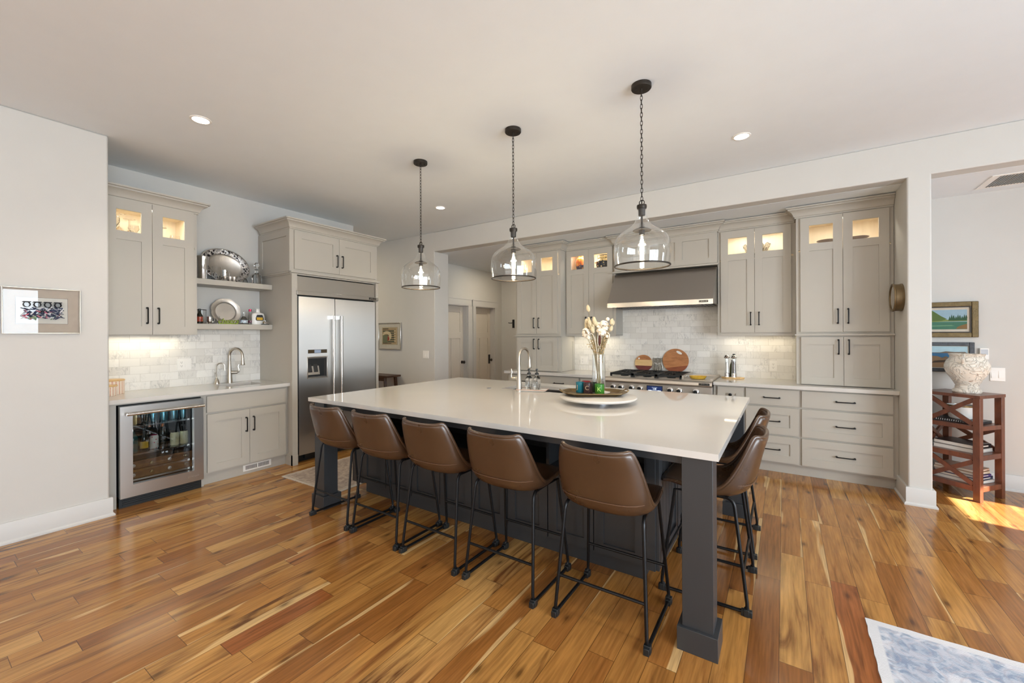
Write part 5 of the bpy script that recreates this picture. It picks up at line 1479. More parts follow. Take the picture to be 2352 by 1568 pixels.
no = nd(nt, 'ShaderNodeTexNoise', {'Vector': objco(nt), 'Scale': 16.0, 'Detail': 2.0})
f = mth(nt, 'ADD', sp.outputs[2], mth(nt, 'MULTIPLY', mth(nt, 'SUBTRACT', no.outputs[0], 0.5), 0.12))
vo = nd(nt, 'ShaderNodeTexVoronoi', {'Vector': objco(nt), 'Scale': 24.0})
top = mix(nt, ramp(nt, vo.outputs['Distance'], [(0.25, 1.0), (0.4, 0.0)]), S(222, 120, 62), S(238, 180, 70))
bot = mix(nt, ramp(nt, vo.outputs['Distance'], [(0.2, 1.0), (0.3, 0.0)]), S(44, 42, 74), S(150, 120, 80))
nt.links.new(mix(nt, ramp(nt, f, [(0.13, 0.0), (0.145, 1.0)]), bot, top), b.inputs['Base Color'])
b.inputs['Roughness'].default_value = 0.2
MB().lathe([(0.042, 0), (0.045, 0.008), (0.060, 0.05), (0.078, 0.12), (0.082, 0.18), (0.070, 0.222), (0.045, 0.245), (0.042, 0.262), (0.05, 0.272), (0.044, 0.27), (0.036, 0.25), (0, 0.24)], seg=32, cap=False).build('vase_body', m, t)
t = at0('painted_urn', 'dark patterned lidded urn behind the right light of the cabinet by the hood', 'vase', (-2.085, 5.53, GZT))
m_tal = spots_mat('patterned_glaze', S(28, 30, 42), S(225, 210, 170), S(190, 150, 50), 30, 0.28, 0.2)
m_tal2 = spots_mat('patterned_glaze_light', S(214, 190, 140), S(60, 70, 50), S(120, 90, 40), 34, 0.26, 0.2)
MB().lathe([(0.07, 0), (0.075, 0.006), (0.105, 0.06), (0.118, 0.11), (0.115, 0.15)], seg=36).build('urn_body', m_tal, t)
MB().lathe([(0.115, 0.15), (0.108, 0.168), (0.090, 0.19)], seg=36, cap=False).build('shoulder_band', m_tal2, t)
MB().lathe([(0.0905, 0.19), (0.096, 0.195), (0.096, 0.222), (0.09, 0.232), (0.0, 0.24)], seg=36, cap=False).build('neck', m_tal2, t)
MB().lathe([(0.097, 0.228), (0.099, 0.233), (0.097, 0.238)], seg=36, cap=False).build('dark_rim', 'blackp', t)
MB().lathe([(0.014, -0.012), (0.018, 0), (0.012, 0.014), (0, 0.018)], (-0.128, 0, 0.155), 14).build('lug', m_tal2, t)
cbw = at0('crystal_bowl', 'cut-glass bowl with a jagged rim inside the cabinet right of the hood', 'bowl', (-0.262, 5.53, GZT))
vs, fs = [], []
n = 40
pr_ = [(0.05, 0), (0.055, 0.008), (0.085, 0.05), (0.115, 0.11), (0.138, 0.165), (0.130, 0.165), (0.108, 0.11), (0.078, 0.055), (0.0, 0.02)]
for (r, z) in pr_:
    for i in range(n):
        a = 2 * PI * i / n
        kk = abs(math.cos(a * 5)) if z > 0.1 else 1
        zz = z * (1 - 0.22 * (1 - kk)) if z > 0.12 else z
        rr = r * (1 + (0.03 if i % 2 else -0.02))
        vs.append((rr * math.cos(a), rr * math.sin(a), zz))
for j in range(len(pr_) - 1):
    for i in range(n):
        fs.append((j * n + i, j * n + (i + 1) % n, (j + 1) * n + (i + 1) % n, (j + 1) * n + i))
MB().add(vs, fs).build('bowl_body', 'crystal', cbw, smooth=False)
for x0, x1, zt, lab in ((0.29, 0.47, 2.408, 'left'), (0.53, 0.72, 2.414, 'right')):
    t = at0('dark_tray', 'dark oblong tray behind the %s light of the cabinet beside the clock' % lab, 'tray', ((x0 + x1) / 2, 5.45, GZT), 0, 'dark oblong trays')
    tm = MB()
    w = (x1 - x0) / 2
    tm.lathe([(0.6, 0), (0.62, 0.09), (0.95, 0.108), (1.0, 0.112), (0.96, 0.116), (0.6, 0.10), (0, 0.098)], seg=32, sx=w, sy=0.09, cap=True)
    tm.v = [(a, b_, c) for a, b_, c in tm.v]
    tm.build('tray_body', plain('dark_brown_lacquer', (0.05, 0.03, 0.02), 0.3), t)

# --- along the range: boards, owl, spoon rest, mills
def round_board(name, label, cx, r, zc, stripes, hole, lean=0.075, yb=5.704):
    t = at0(name, label, 'cutting board', (cx, yb - 0.062, 0.9355), 0)
    base_z = 0.0
    def part(poly, nm, mat):
        mt_ = Matrix.Translation((0, 0, 0)) @ Matrix.Rotation(-lean, 4, 'X')
        m_ = MB().prism(poly, -0.009, 0.009, 'xz')
        m_.v = [tuple(mt_ @ Vector((a, b_, c + r))) for a, b_, c in m_.v]
        return m_.build(nm, mat, t, bevel=0.002)
    for (z0l, z0r, z1l, z1r, nm, mat) in stripes:
        N_ = 64
        pts = []
        for i in range(N_):
            a = 2 * PI * i / N_
            x, z = r * math.cos(a), r * math.sin(a) * 0.97
            lo = z0l + (z0r - z0l) * (x + r) / (2 * r)
            hi = z1l + (z1r - z1l) * (x + r) / (2 * r)
            pts.append((x, z, lo, hi))
        # clip the circle between the two lines
        poly = [(x, z) for x, z, lo, hi in pts]
        def clip(P, f):
            out = []
            for i in range(len(P)):
                a, b_ = P[i], P[(i + 1) % len(P)]
                fa, fb = f(a), f(b_)
                if fa >= 0:
                    out.append(a)
                if (fa >= 0) != (fb >= 0):
                    k = fa / (fa - fb)
                    out.append((a[0] + (b_[0] - a[0]) * k, a[1] + (b_[1] - a[1]) * k))
            return out
        poly = clip(poly, lambda p: p[1] - (z0l + (z0r - z0l) * (p[0] + r) / (2 * r)))
        poly = clip(poly, lambda p: (z1l + (z1r - z1l) * (p[0] + r) / (2 * r)) - p[1])
        part(poly, nm, mat)
    hx, hz, hw, hh, rot = hole
    hp_ = []
    for i in range(20):
        a = 2 * PI * i / 20
        x, z = hw * math.cos(a), hh * math.sin(a)
        hp_.append((hx + x * math.cos(rot) - z * math.sin(rot), hz + x * math.sin(rot) + z * math.cos(rot)))
    mt_ = Matrix.Rotation(-lean, 4, 'X')
    m_ = MB().prism(hp_, -0.0105, 0.0105, 'xz')
    m_.v = [tuple(mt_ @ Vector((a, b_, c + r))) for a, b_, c in m_.v]
    m_.build('grip_hole', 'tile_x', t, smooth=False)
    return t
round_board('cutting_board', 'small round cutting board in three striped woods, left of the owl', -1.588, 0.115, 0, [(0.045, 0.045, 0.3, 0.3, 'brown_stripe', 'boardwood'), (-0.035, -0.035, 0.045, 0.045, 'pale_stripe', 'maple'), (-0.3, -0.3, -0.035, -0.035, 'plum_stripe', 'purple')], (-0.06, 0.062, 0.012, 0.012, 0))
round_board('cutting_board', 'large round cutting board with an oval grip hole, right of the owl', -1.178, 0.160, 0, [(-0.105, -0.055, 0.3, 0.3, 'main_wood', 'boardwood'), (-0.4, -0.4, -0.105, -0.055, 'dark_corner', 'redwood')], (0.045, 0.105, 0.038, 0.016, -0.5))
ow = at0('owl_trivet', 'pierced silver owl trivet standing between the two round boards', 'trivet', (-1.403, 5.642, 0.9355))
om = MB()
lean = Matrix.Rotation(-0.1, 4, 'X')
def ring_at(x, z, rx, rz, r=0.0035, n=20):
    om.tube([lean @ Vector((x + rx * math.cos(2 * PI * i / n), 0, z + rz * math.sin(2 * PI * i / n))) for i in range(n)], r, 6, closed=True)
outline = [(-0.03, 0.002), (-0.052, 0.03), (-0.062, 0.075), (-0.05, 0.115), (-0.057, 0.15), (-0.058, 0.188), (-0.035, 0.18), (0, 0.185), (0.035, 0.18), (0.058, 0.188), (0.057, 0.15), (0.05, 0.115), (0.062, 0.075), (0.052, 0.03), (0.03, 0.002)]
om.tube([lean @ Vector((x, 0, z)) for x, z in outline], 0.0055, 6, closed=True)
for s in (-1, 1):
    ring_at(s * 0.026, 0.152, 0.022, 0.022, 0.005)
    ring_at(s * 0.026, 0.152, 0.009, 0.009, 0.005)
    om.tube([lean @ Vector(p) for p in ((s * 0.05, 0, 0.115), (s * 0.03, 0, 0.105), (s * 0.034, 0, 0.06), (s * 0.02, 0, 0.01))], 0.005, 6)
    for z in (0.035, 0.065, 0.09):
        ring_at(s * 0.044, z, 0.010, 0.013, 0.0035, 12)
om.tube([lean @ Vector(p) for p in ((-0.012, 0, 0.133), (0, 0, 0.112), (0.012, 0, 0.133))], 0.006, 6)
for j, z in enumerate((0.02, 0.042, 0.064, 0.086)):
    for i in range(2 + j % 2):
        ring_at((i - (1 + j % 2) / 2) * 0.022, z, 0.011, 0.013, 0.0035, 12)
om.build('pierced_body', plain('cast_aluminium', (0.40, 0.38, 0.34), 0.3, metal=0.9), ow)
sr = at0('spoon_rest', 'yellow glass spoon rest on the steel griddle of the range', 'spoon rest', (-0.835, 5.18, 0.9185), 0.25)
sm_ = MB().lathe([(0.6, 0), (0.8, 0.004), (1.0, 0.035), (0.97, 0.037), (0.78, 0.010), (0, 0.008)], seg=32, sx=0.095, sy=0.05, cap=True)
sm_.build('dish', plain('amber_glaze', S(214, 170, 60), 0.15, var=0.3, vscale=30), sr)
MB().tube([(-0.08, 0, 0.03), (-0.11, -0.01, 0.035), (-0.125, 0.0, 0.03), (-0.115, 0.012, 0.022)], 0.006, 8).build('handle', 'chrome', sr)

mbd = at0('mill_board', 'small hexagonal wooden board under the salt and pepper mills', 'board', (-0.505, 5.50, 0.9145), 0.12)
MB().prism([(-0.12, 0.0), (-0.07, -0.062), (0.07, -0.062), (0.12, 0.0), (0.07, 0.062), (-0.07, 0.062)], 0, 0.017, 'xy').build('board', 'maple', mbd, bevel=0.002)
def mill(label, x, y, fill, knob):
    t = at0('spice_mill', label, 'mill', (x, y, 0.932), 0, 'salt and pepper mills')
    MB().lathe([(0.030, 0), (0.030, 0.008), (0.028, 0.012), (0.028, 0.042), (0.025, 0.048)], seg=20).build('base', 'chrome', t)
    MB().lathe([(0.0255, 0.046), (0.022, 0.12), (0.0215, 0.215), (0.020, 0.215), (0.020, 0.12), (0.023, 0.048)], seg=20, cap=False).build('glass_body', 'glass', t)
    MB().lathe([(0.0195, 0.05), (0.0175, 0.12), (0.0165, 0.17 if not knob else 0.185), (0, 0.172 if not knob else 0.187)], seg=18).build('spice', fill, t)
    MB().lathe([(0.018, 0.214), (0.031, 0.222), (0.034, 0.236), (0.026, 0.252), (0.008, 0.262), (0, 0.263)], seg=24).build('top_cap', 'chrome', t)
    if knob:
        MB().lathe([(0.014, 0.258), (0.014, 0.272), (0, 0.274)], seg=14).build('top_knob', 'blackp', t)
mill('left of the two clear spice mills, filled with white salt', -0.566, 5.490, 'ceramic', False)
mill('right of the two clear spice mills, filled with dark pepper', -0.492, 5.478, plain('peppercorns', (0.06, 0.045, 0.04), 0.8, var=0.5, vscale=120), True)
ot = MB().lathe([(0.026, 0), (0.028, 0.006), (0.028, 0.11), (0.024, 0.14), (0.012, 0.175), (0.010, 0.185)], seg=20)
t = at0('oil_bottle', 'dark green oil bottle half hidden behind the two spice mills', 'bottle', (-0.515, 5.535, 0.932))
ot.build('bottle_body', plain('olive_glass', (0.05, 0.055, 0.015), 0.1), t)
MB().lathe([(0.011, 0.185), (0.011, 0.2), (0, 0.201)], seg=14).build('cap', 'blackp', t)

# --- island: soap tray, turntable and its load
IT = 0.9145
t = at0('soap_tray', 'shallow white tray with an orange edge under the soap bottles', 'tray', (-1.955, 3.315, IT), R_(17))
MB().prism([(-0.125, -0.05), (0.125, -0.05), (0.125, 0.05), (-0.125, 0.05)], 0, 0.006, 'xy').prism([(-0.14, -0.065), (0.14, -0.065), (0.14, 0.065), (-0.14, 0.065)], 0.012, 0.018, 'xy').box(-0.13, 0.13, -0.055, 0.055, 0.005, 0.0125).build('tray_body', 'ceramic', t, bevel=0.003)
MB().box(-0.141, 0.141, -0.066, -0.063, 0.0145, 0.0188).box(-0.141, 0.141, 0.063, 0.066, 0.0145, 0.0188).box(-0.141, -0.138, -0.063, 0.063, 0.0145, 0.0188).box(0.138, 0.141, -0.063, 0.063, 0.0145, 0.0188).build('orange_edge', plain('coral_glaze', S(222, 176, 156), 0.3), t, smooth=False)
for x, y, lab in ((-1.985, 3.305, 'left of the two clear soap bottles with black pumps'), (-1.912, 3.325, 'right of the two clear soap bottles with black pumps')):
    t = at0('soap_bottle', lab + ' beside the island tap', 'soap bottle', (x, y, IT + 0.0185), R_(15), 'soap bottles at the island sink')
    MB().lathe([(0.032, 0), (0.034, 0.004), (0.034, 0.085), (0.031, 0.105), (0.016, 0.125), (0.015, 0.138)], seg=20, cap=True).build('bottle_body', 'crystal', t)
    MB().lathe([(0.034, 0.02), (0.0343, 0.022), (0.0343, 0.07), (0.034, 0.072)], seg=8, cap=False).build('etched_label', 'glass', t)
    MB().lathe([(0.0175, 0.136), (0.018, 0.150), (0.010, 0.156), (0.005, 0.157), (0.005, 0.180), (0.010, 0.181), (0.010, 0.190), (0, 0.191)], seg=16).tube([(0, 0, 0.185), (0.0, -0.028, 0.186), (0, -0.034, 0.180)], 0.0042, 8).tube([(0, 0, 0.138), (0, 0, 0.01)], 0.0025, 6).build('pump', 'blackp', t)

t = at0('lazy_susan', 'large round white marble turntable on the island', 'turntable', (-1.205, 3.035, IT))
MB().lathe([(0.12, 0), (0.12, 0.012), (0.10, 0.016), (0.10, 0.030)], seg=36).build('foot', 'dark_steel', t)
MB().lathe([(0.0, 0.030), (0.285, 0.030), (0.293, 0.036), (0.295, 0.042), (0.292, 0.048), (0.286, 0.050), (0, 0.050)], seg=72, cap=False).build('disc', 'marble', t)
ZT = IT + 0.0505
ty = at0('brass_tray', 'octagonal antique brass tray standing on the marble turntable', 'tray', (-1.255, 3.075, ZT), R_(32))
def octo(kx, ky, z):
    return [(kx * a, ky * b_, z) for a, b_ in ((1, 0.42), (0.72, 1), (-0.72, 1), (-1, 0.42), (-1, -0.42), (-0.72, -1), (0.72, -1), (1, -0.42))]
lv = [octo(0.205, 0.125, 0.0), octo(0.21, 0.13, 0.004), octo(0.240, 0.158, 0.022), octo(0.250, 0.168, 0.024), octo(0.248, 0.166, 0.029), octo(0.236, 0.154, 0.026), octo(0.205, 0.126, 0.008)]
vs = [p for l in lv for p in l]
fs = [tuple(range(8))[::-1], tuple(48 + i for i in range(8))]
for j in range(6):
    for i in range(8):
        fs.append((j * 8 + i, j * 8 + (i + 1) % 8, (j + 1) * 8 + (i + 1) % 8, (j + 1) * 8 + i))
MB().add(vs, fs).build('tray_body', 'gold', ty, smooth=False, bevel=0.0015)
for s in (-1, 1):
    MB().tube([(s * 0.244, -0.05, 0.027), (s * 0.262, -0.045, 0.036), (s * 0.266, 0, 0.040), (s * 0.262, 0.045, 0.036), (s * 0.244, 0.05, 0.027)], 0.005, 8).build('handle', 'gold', ty)
ZM = ZT + 0.0085
def mug(label, x, y, col, letter, lc, rz, inner=None):
    t = at0('candle_cup', label, 'cup', (x, y, ZM), rz, 'small cups on the brass tray')
    bo = MB().lathe([(0.034, 0), (0.0355, 0.004), (0.0365, 0.082), (0.034, 0.082), (0.033, 0.010), (0, 0.010)], seg=28, cap=False).build('cup_body', col, t)
    if inner:
        MB().lathe([(0.0372, 0.074), (0.0372, 0.0835), (0.0335, 0.0835), (0.0335, 0.02)], seg=28, cap=False).build('red_lining', inner, t)
    if letter:
        text(t, letter, 0.046, (0, -0.0370, 0.044), (PI / 2, 0, 0), lc, name='letter', ext=0.0012)
MAT['teal'] = plain('teal_glaze', S(24, 112, 128), 0.25)
MAT['maroon'] = plain('dark_brown_glaze', S(62, 44, 46), 0.25)
MAT['forest'] = plain('dark_green_glaze', S(30, 46, 34), 0.25)
MAT['green'] = plain('bright_green_glaze', S(54, 118, 36), 0.25)
MAT['red'] = plain('red_glaze', S(150, 26, 30), 0.3)
MAT['etch'] = plain('etched_tan', S(176, 150, 120), 0.6)
MAT['etchg'] = plain('etched_lime', S(176, 214, 110), 0.6)
AZ = R_(25)
mug('teal cup with a letter J on the left of the brass tray', -1.372, 3.085, 'teal', 'J', 'etch', AZ - 0.7)
mug('dark brown cup with a letter C on the brass tray', -1.298, 3.065, 'maroon', 'C', 'etch', AZ - 0.25)
mug('dark green cup with a letter S behind the brown cup', -1.272, 3.112, 'forest', 'S', 'etchg', AZ + 0.95)
mug('bright green cup with a letter K on the brass tray', -1.192, 3.040, 'green', 'K', 'etchg', AZ - 0.15)
mug('red-rimmed cup behind the teal cup on the brass tray', -1.352, 3.160, 'maroon', None, None, 0, 'red')
cs = at0('vase_coaster', 'round white plate under the glass vase of dried flowers', 'plate', (-1.222, 3.130, ZM))
MB().lathe([(0.05, 0), (0.072, 0.002), (0.078, 0.008), (0.072, 0.007), (0, 0.005)], seg=32, cap=False).build('plate_body', 'ceramic', cs)
VX, VY, VZ = -1.235, 3.135, ZM + 0.0055
gv = at0('glass_vase', 'tall clear glass cylinder vase on the brass tray', 'vase', (VX, VY, VZ))
MB().lathe([(0.050, 0), (0.051, 0.004), (0.051, 0.300), (0.0485, 0.300), (0.0485, 0.014), (0, 0.014)], seg=40, cap=False).build('vase_body', 'glass', gv)

# dried stems standing in the vase
rnd = random.Random(11)
m_stem = plain('straw_stem', S(150, 135, 98), 0.8, var=0.2)
m_stemw = plain('white_stem', S(226, 218, 204), 0.7)
m_bunny = plain('bunny_tail_plume', S(206, 192, 160), 0.95, var=0.15, vscale=60, bump=0.6, bscale=220)
m_petal = plain('dried_white_petal', S(236, 224, 206), 0.85, var=0.08, vscale=40)
m_seed = plain('tan_seed_head', S(190, 164, 124), 0.9, var=0.25, vscale=80)
m_brownpod = plain('brown_seed_pod', S(84, 44, 32), 0.8, var=0.3, vscale=60)
VC = Vector((VX, VY, VZ + 0.016))
CR, CF = Vector((0.836, 0.549, 0)), Vector((-0.549, 0.836, 0))
def stem(name, label, grp, sx, sf, top, headf, mat, rad=0.0014, curve=None):
    """sx, sf: sideways and depth position of the head against the vase axis; top: height of the head"""
    t = at0(name, label, 'dried flower', tuple(VC), 0, grp)
    t['kind'] = 'thing'
    bx = rnd.uniform(-0.02, 0.02) - sx * 0.12
    bf = rnd.uniform(-0.02, 0.02) - sf * 0.12
    rim = 0.285
    rx = max(-0.038, min(0.038, sx * 0.35)); rf = max(-0.035, min(0.035, sf * 0.35))
    P = []
    for k in range(9):
        u = k / 8
        h = u * top
        if h <= rim:
            w = h / rim
            a, b_ = bx + (rx - bx) * w, bf + (rf - bf) * w
        else:
            w = (h - rim) / (top - rim)
            a, b_ = rx + (sx - rx) * w ** 1.15, rf + (sf - rf) * w ** 1.15
        P.append(CR * a + CF * b_ + Vector((0, 0, h)))
    if curve:
        P += [CR * a + CF * b_ + Vector((0, 0, h)) for a, b_, h in curve]
    MB().tube(P, rad, 5).build('stalk', mat, t)
    headf(t, P[-1], (P[-1] - P[-2]).normalized())
def h_bunny(t, p, d):
    L = rnd.uniform(0.040, 0.054)
    r = 0.0135
    MB().tube([p - d * 0.004, p + d * L * 0.15, p + d * L * 0.5, p + d * L * 0.8, p + d * L], [0.004, r, r * 1.1, r * 0.8, 0.002], 9).build('plume', m_bunny, t)
def h_flower(t, p, d):
    mb = MB()
    for k in range(18):
        a = rnd.uniform(0, 2 * PI)
        el = rnd.uniform(-0.5, 1.3)
        rr = rnd.uniform(0.016, 0.026)
        c = p + Vector((rr * math.cos(a) * math.cos(el), rr * math.sin(a) * math.cos(el), 0.010 + rr * math.sin(el)))
        sz = rnd.uniform(0.012, 0.018)
        n0 = len(mb.v)
        mb.lathe([(0.0, -sz * 0.45), (sz * 0.8, -sz * 0.2), (sz, 0.0), (sz * 0.75, sz * 0.3), (0, sz * 0.45)], (0, 0, 0), 8)
        q = Vector((0, 0, 1)).rotation_difference((c - p).normalized()).to_matrix()
        for i in range(n0, len(mb.v)):
            mb.v[i] = tuple(q @ Vector(mb.v[i]) + c)
    mb.build('petals', m_petal, t)
def h_ball(t, p, d):
    MB().lathe([(0.0, -0.016), (0.011, -0.011), (0.016, 0.0), (0.011, 0.011), (0, 0.016)], tuple(p), 14).build('seed_ball', m_petal, t)
def h_seed(t, p, d):
    mb = MB()
    for k in range(20):
        q = p - d * (k * 0.009) + Vector((rnd.uniform(-1, 1), rnd.uniform(-1, 1), rnd.uniform(-0.4, 0.8))) * 0.013
        mb.lathe([(0, -0.006), (0.006, 0), (0, 0.006)], tuple(q), 6)
    mb.build('seeds', m_seed, t)
def h_pod(t, p, d):
    MB().tube([p - d * 0.01, p + d * 0.01, p + d * 0.05, p + d * 0.08], [0.004, 0.011, 0.012, 0.003], 8).build('pod', m_brownpod, t)
G1, L1 = 'bunny tail grasses in the vase', 'pale bunny-tail grass stem standing in the glass vase'
for sx, sf, top in ((-0.085, 0.02, 0.50), (-0.073, -0.03, 0.515), (-0.066, 0.03, 0.535), (-0.06, -0.01, 0.478), (-0.047, 0.035, 0.50), (-0.037, -0.03, 0.525), (-0.03, 0.02, 0.545), (-0.022, -0.02, 0.51), (-0.09, 0.0, 0.53), (-0.052, -0.045, 0.455), (0.098, 0.0, 0.525), (0.112, 0.02, 0.515), (-0.078, 0.0, 0.628), (-0.055, 0.015, 0.515), (-0.042, -0.012, 0.49), (-0.07, -0.015, 0.495), (-0.028, 0.0, 0.53), (-0.062, 0.045, 0.505), (-0.034, 0.045, 0.475), (0.088, -0.02, 0.47), (-0.082, 0.03, 0.475)):
    stem('bunny_tail_grass', L1, G1, sx, sf, top, h_bunny, m_stem)
G2, L2 = 'white dried flowers in the vase', 'creamy white dried flower standing in the glass vase'
for sx, sf, top in ((0.005, -0.02, 0.465), (0.022, 0.02, 0.50), (0.045, -0.01, 0.478), (-0.015, 0.03, 0.49), (0.055, 0.03, 0.51), (0.02, -0.045, 0.44), (-0.098, 0.01, 0.43), (0.06, 0.0, 0.425), (0.034, -0.03, 0.515), (0.002, 0.0, 0.50), (0.045, 0.02, 0.455), (-0.105, -0.02, 0.455)):
    stem('dried_flower', L2, G2, sx, sf, top, h_flower, m_stem)
G3, L3 = 'seed heads in the vase', 'airy tan seed-head stem standing in the glass vase'
for sx, sf, top in ((0.075, -0.01, 0.52), (0.085, 0.03, 0.485), (0.07, 0.02, 0.45), (-0.06, -0.03, 0.385), (-0.045, 0.01, 0.40), (0.05, -0.04, 0.40), (0.02, 0.04, 0.36), (-0.07, 0.03, 0.36), (0.06, 0.01, 0.50), (0.08, 0.0, 0.46), (-0.05, -0.01, 0.37), (0.04, 0.02, 0.42)):
    stem('seed_head_stem', L3, G3, sx, sf, top, h_seed, m_stem)
stem('ball_flower', 'round white seed ball, highest on the right of the dried flowers', 'dried flowers in the vase', 0.072, 0.0, 0.565, h_ball, m_stemw)
stem('ball_flower', 'white seed ball on a drooping white stem, left of the dried flowers', 'dried flowers in the vase', -0.04, -0.04, 0.41, h_ball, m_stemw, 0.0028, [(-0.052, -0.045, 0.440), (-0.068, -0.045, 0.452), (-0.083, -0.045, 0.440), (-0.090, -0.045, 0.418)])
stem('brown_pod_stem', 'dark brown seed pod between the dried flowers and the vase rim', 'dried flowers in the vase', 0.0, -0.03, 0.365, h_pod, m_stem)
for i in range(16):
    stem('grass_blade', 'bare straw stem standing in the glass vase', 'straw stems in the vase', rnd.uniform(-0.05, 0.05), rnd.uniform(-0.03, 0.03), rnd.uniform(0.34, 0.42), lambda t, p, d: None, m_stem)

# --- pictures
def framed(name, label, u, v, z, w, h, rot, fw, fmat, mat_w, mmat, depth=0.022, glass=False, fillet=None):
    """wall picture centred at (u, z) with its back on the wall at v; returns root and the opening of the art"""
    r = thing(name, label, 'picture', (u, v, z), rot)
    x0, x1, z0, z1 = u - w / 2, u + w / 2, z - h / 2, z + h / 2
    f = MB().box(x0, x0 + fw, v - depth, v, z0, z1).box(x1 - fw, x1, v - depth, v, z0, z1).box(x0 + fw, x1 - fw, v - depth, v, z0, z0 + fw).box(x0 + fw, x1 - fw, v - depth, v, z1 - fw, z1)
    f.build('frame', fmat, r, bevel=min(0.004, fw * 0.3))
    if fillet:
        q = fw
        g_ = fillet[0]
        MB().box(x0 + q, x0 + q + g_, v - depth * 0.8, v, z0 + q, z1 - q).box(x1 - q - g_, x1 - q, v - depth * 0.8, v, z0 + q, z1 - q).box(x0 + q + g_, x1 - q - g_, v - depth * 0.8, v, z0 + q, z0 + q + g_).box(x0 + q + g_, x1 - q - g_, v - depth * 0.8, v, z1 - q - g_, z1 - q).build('frame_fillet', fillet[1], r, smooth=False)
    MB().box(x0 + fw, x1 - fw, v - depth * 0.45, v, z0 + fw, z1 - fw).build('mat_board', mmat, r, smooth=False)
    if glass:
        MB().box(x0 + fw, x1 - fw, v - depth * 0.8, v - depth * 0.72, z0 + fw, z1 - fw).build('picture_glass', 'print_glass', r, smooth=False)
    return r, v - depth * 0.45

def flat(parent, polys, v, name='art_print'):
    """flat painted shapes stacked on the mat; polys: (points (u,z), material)"""
    mats, mb = [], MB()
    for i, (pts, mt) in enumerate(polys):
        if mt not in mats:
            mats.append(mt)
        mb.prism(pts, v - 0.0006 - i * 0.00025, v, 'xz', mats.index(mt))
    return mb.build(name, mats, parent, smooth=False)
def rect(a, b, c, d):
    return [(a, c), (b, c), (b, d), (a, d)]
mp = lambda n, *c: plain(n, S(*c), 0.7, var=0.12, vscale=25)
m_mat = mp('cream_mat', 206, 198, 186)
m_lmat = mp('pale_grey_mat', 205, 200, 192)
m_ink = mp('blue_ink', 40, 50, 80)
m_inkb = mp('black_ink', 22, 22, 28)
m_rose = mp('rose_paint', 190, 100, 118)
m_gpaint = mp('green_paint', 110, 140, 105)
m_lav = mp('pale_lilac_paint', 206, 204, 208)
m_gsil = plain('champagne_metal', (0.62, 0.56, 0.45), 0.28, metal=1.0)
# abstract print on the left wall (u = world y)
r, v = framed('framed_print', 'abstract figure print in a thin champagne frame on the left wall', 0.6435, 4.53, 1.626, 0.386, 0.330, 90, 0.006, m_gsil, 0, mp('taupe_mat', 176, 160, 146), glass=True, depth=0.02)
P = [(rect(0.514, 0.770, 1.532, 1.722), m_inkb), (rect(0.5155, 0.7685, 1.5335, 1.7205), m_lmat)]
rn = random.Random(5)
for k in range(130):
    y = rn.uniform(0.548, 0.737); z = 1.572 + rn.random() ** 1.2 * 0.075
    a = rn.uniform(-1.2, 1.2); L = rn.uniform(0.008, 0.022); w = rn.uniform(0.0012, 0.004)
    c, s = math.cos(a), math.sin(a)
    P.append(([(y - c * L + s * w, z - s * L - c * w), (y + c * L + s * w, z + s * L - c * w), (y + c * L - s * w, z + s * L + c * w), (y - c * L - s * w, z - s * L + c * w)], rn.choice([m_ink, m_ink, m_ink, m_ink, m_inkb, m_rose, m_gpaint, m_lav, m_lav])))
for k in range(4):
    cy = 0.565 + 0.05 * k; cz = 1.670
    for i in range(14):
        a0, a1 = 2 * PI * i / 14, 2 * PI * (i + 1) / 14
        P.append(([(cy + 0.017 * math.cos(a0), cz + 0.019 * math.sin(a0)), (cy + 0.017 * math.cos(a1), cz + 0.019 * math.sin(a1)), (cy + 0.0155 * math.cos(a1), cz + 0.0175 * math.sin(a1)), (cy + 0.0155 * math.cos(a0), cz + 0.0175 * math.sin(a0))], m_inkb))
    P.append((rect(cy - 0.018, cy + 0.018, cz + 0.016, cz + 0.021), m_inkb))
flat(r, P, v)
# small print on the passage wall
m_bright = plain('silver_frame', (0.75, 0.73, 0.70), 0.2, metal=1.0)
r, v = framed('framed_print', 'small square print with green stripes in a silver frame on the passage wall', -5.592, 4.738, 1.428, 0.565, 0.452, 0, 0.014, m_bright, 0, m_mat, glass=True, depth=0.022)
mg, mdk, mcr, mrd, msg = mp('deep_green', 40, 62, 48), mp('umber', 60, 44, 34), mp('cream_shape', 214, 196, 160), mp('brick_red', 160, 56, 38), mp('sage_green', 112, 116, 88)
P = [(rect(-5.785, -5.400, 1.283, 1.578), mdk), (rect(-5.782, -5.403, 1.286, 1.575), mp('sand', 196, 176, 140)), (rect(-5.765, -5.43, 1.30, 1.56), mp('tan_field', 172, 146, 112))]
for k in range(6):
    P.append((rect(-5.765, -5.47, 1.325 + k * 0.036, 1.343 + k * 0.036), mg))
P.append((rect(-5.765, -5.62, 1.545, 1.56), mdk))
P.append((rect(-5.765, -5.55, 1.30, 1.312), mdk))
ou = [(-5.66 + 0.115 * math.cos(a), 1.43 + 0.085 * math.sin(a)) for a in [R_(170) - R_(230) * i / 16 for i in range(17)]]
inn = [(-5.675 + 0.07 * math.cos(a), 1.42 + 0.048 * math.sin(a)) for a in [R_(-60) + R_(230) * i / 16 for i in range(17)]]
P.append((ou + inn, mcr))
P.append((rect(-5.765, -5.64, 1.315, 1.445), msg))
P.append(([(-5.645, 1.345), (-5.60, 1.36), (-5.595, 1.395), (-5.635, 1.44)], mrd))
for k in range(5):
    P.append((rect(-5.475, -5.445, 1.335 + k * 0.042, 1.358 + k * 0.042), mcr))
flat(r, P, v)
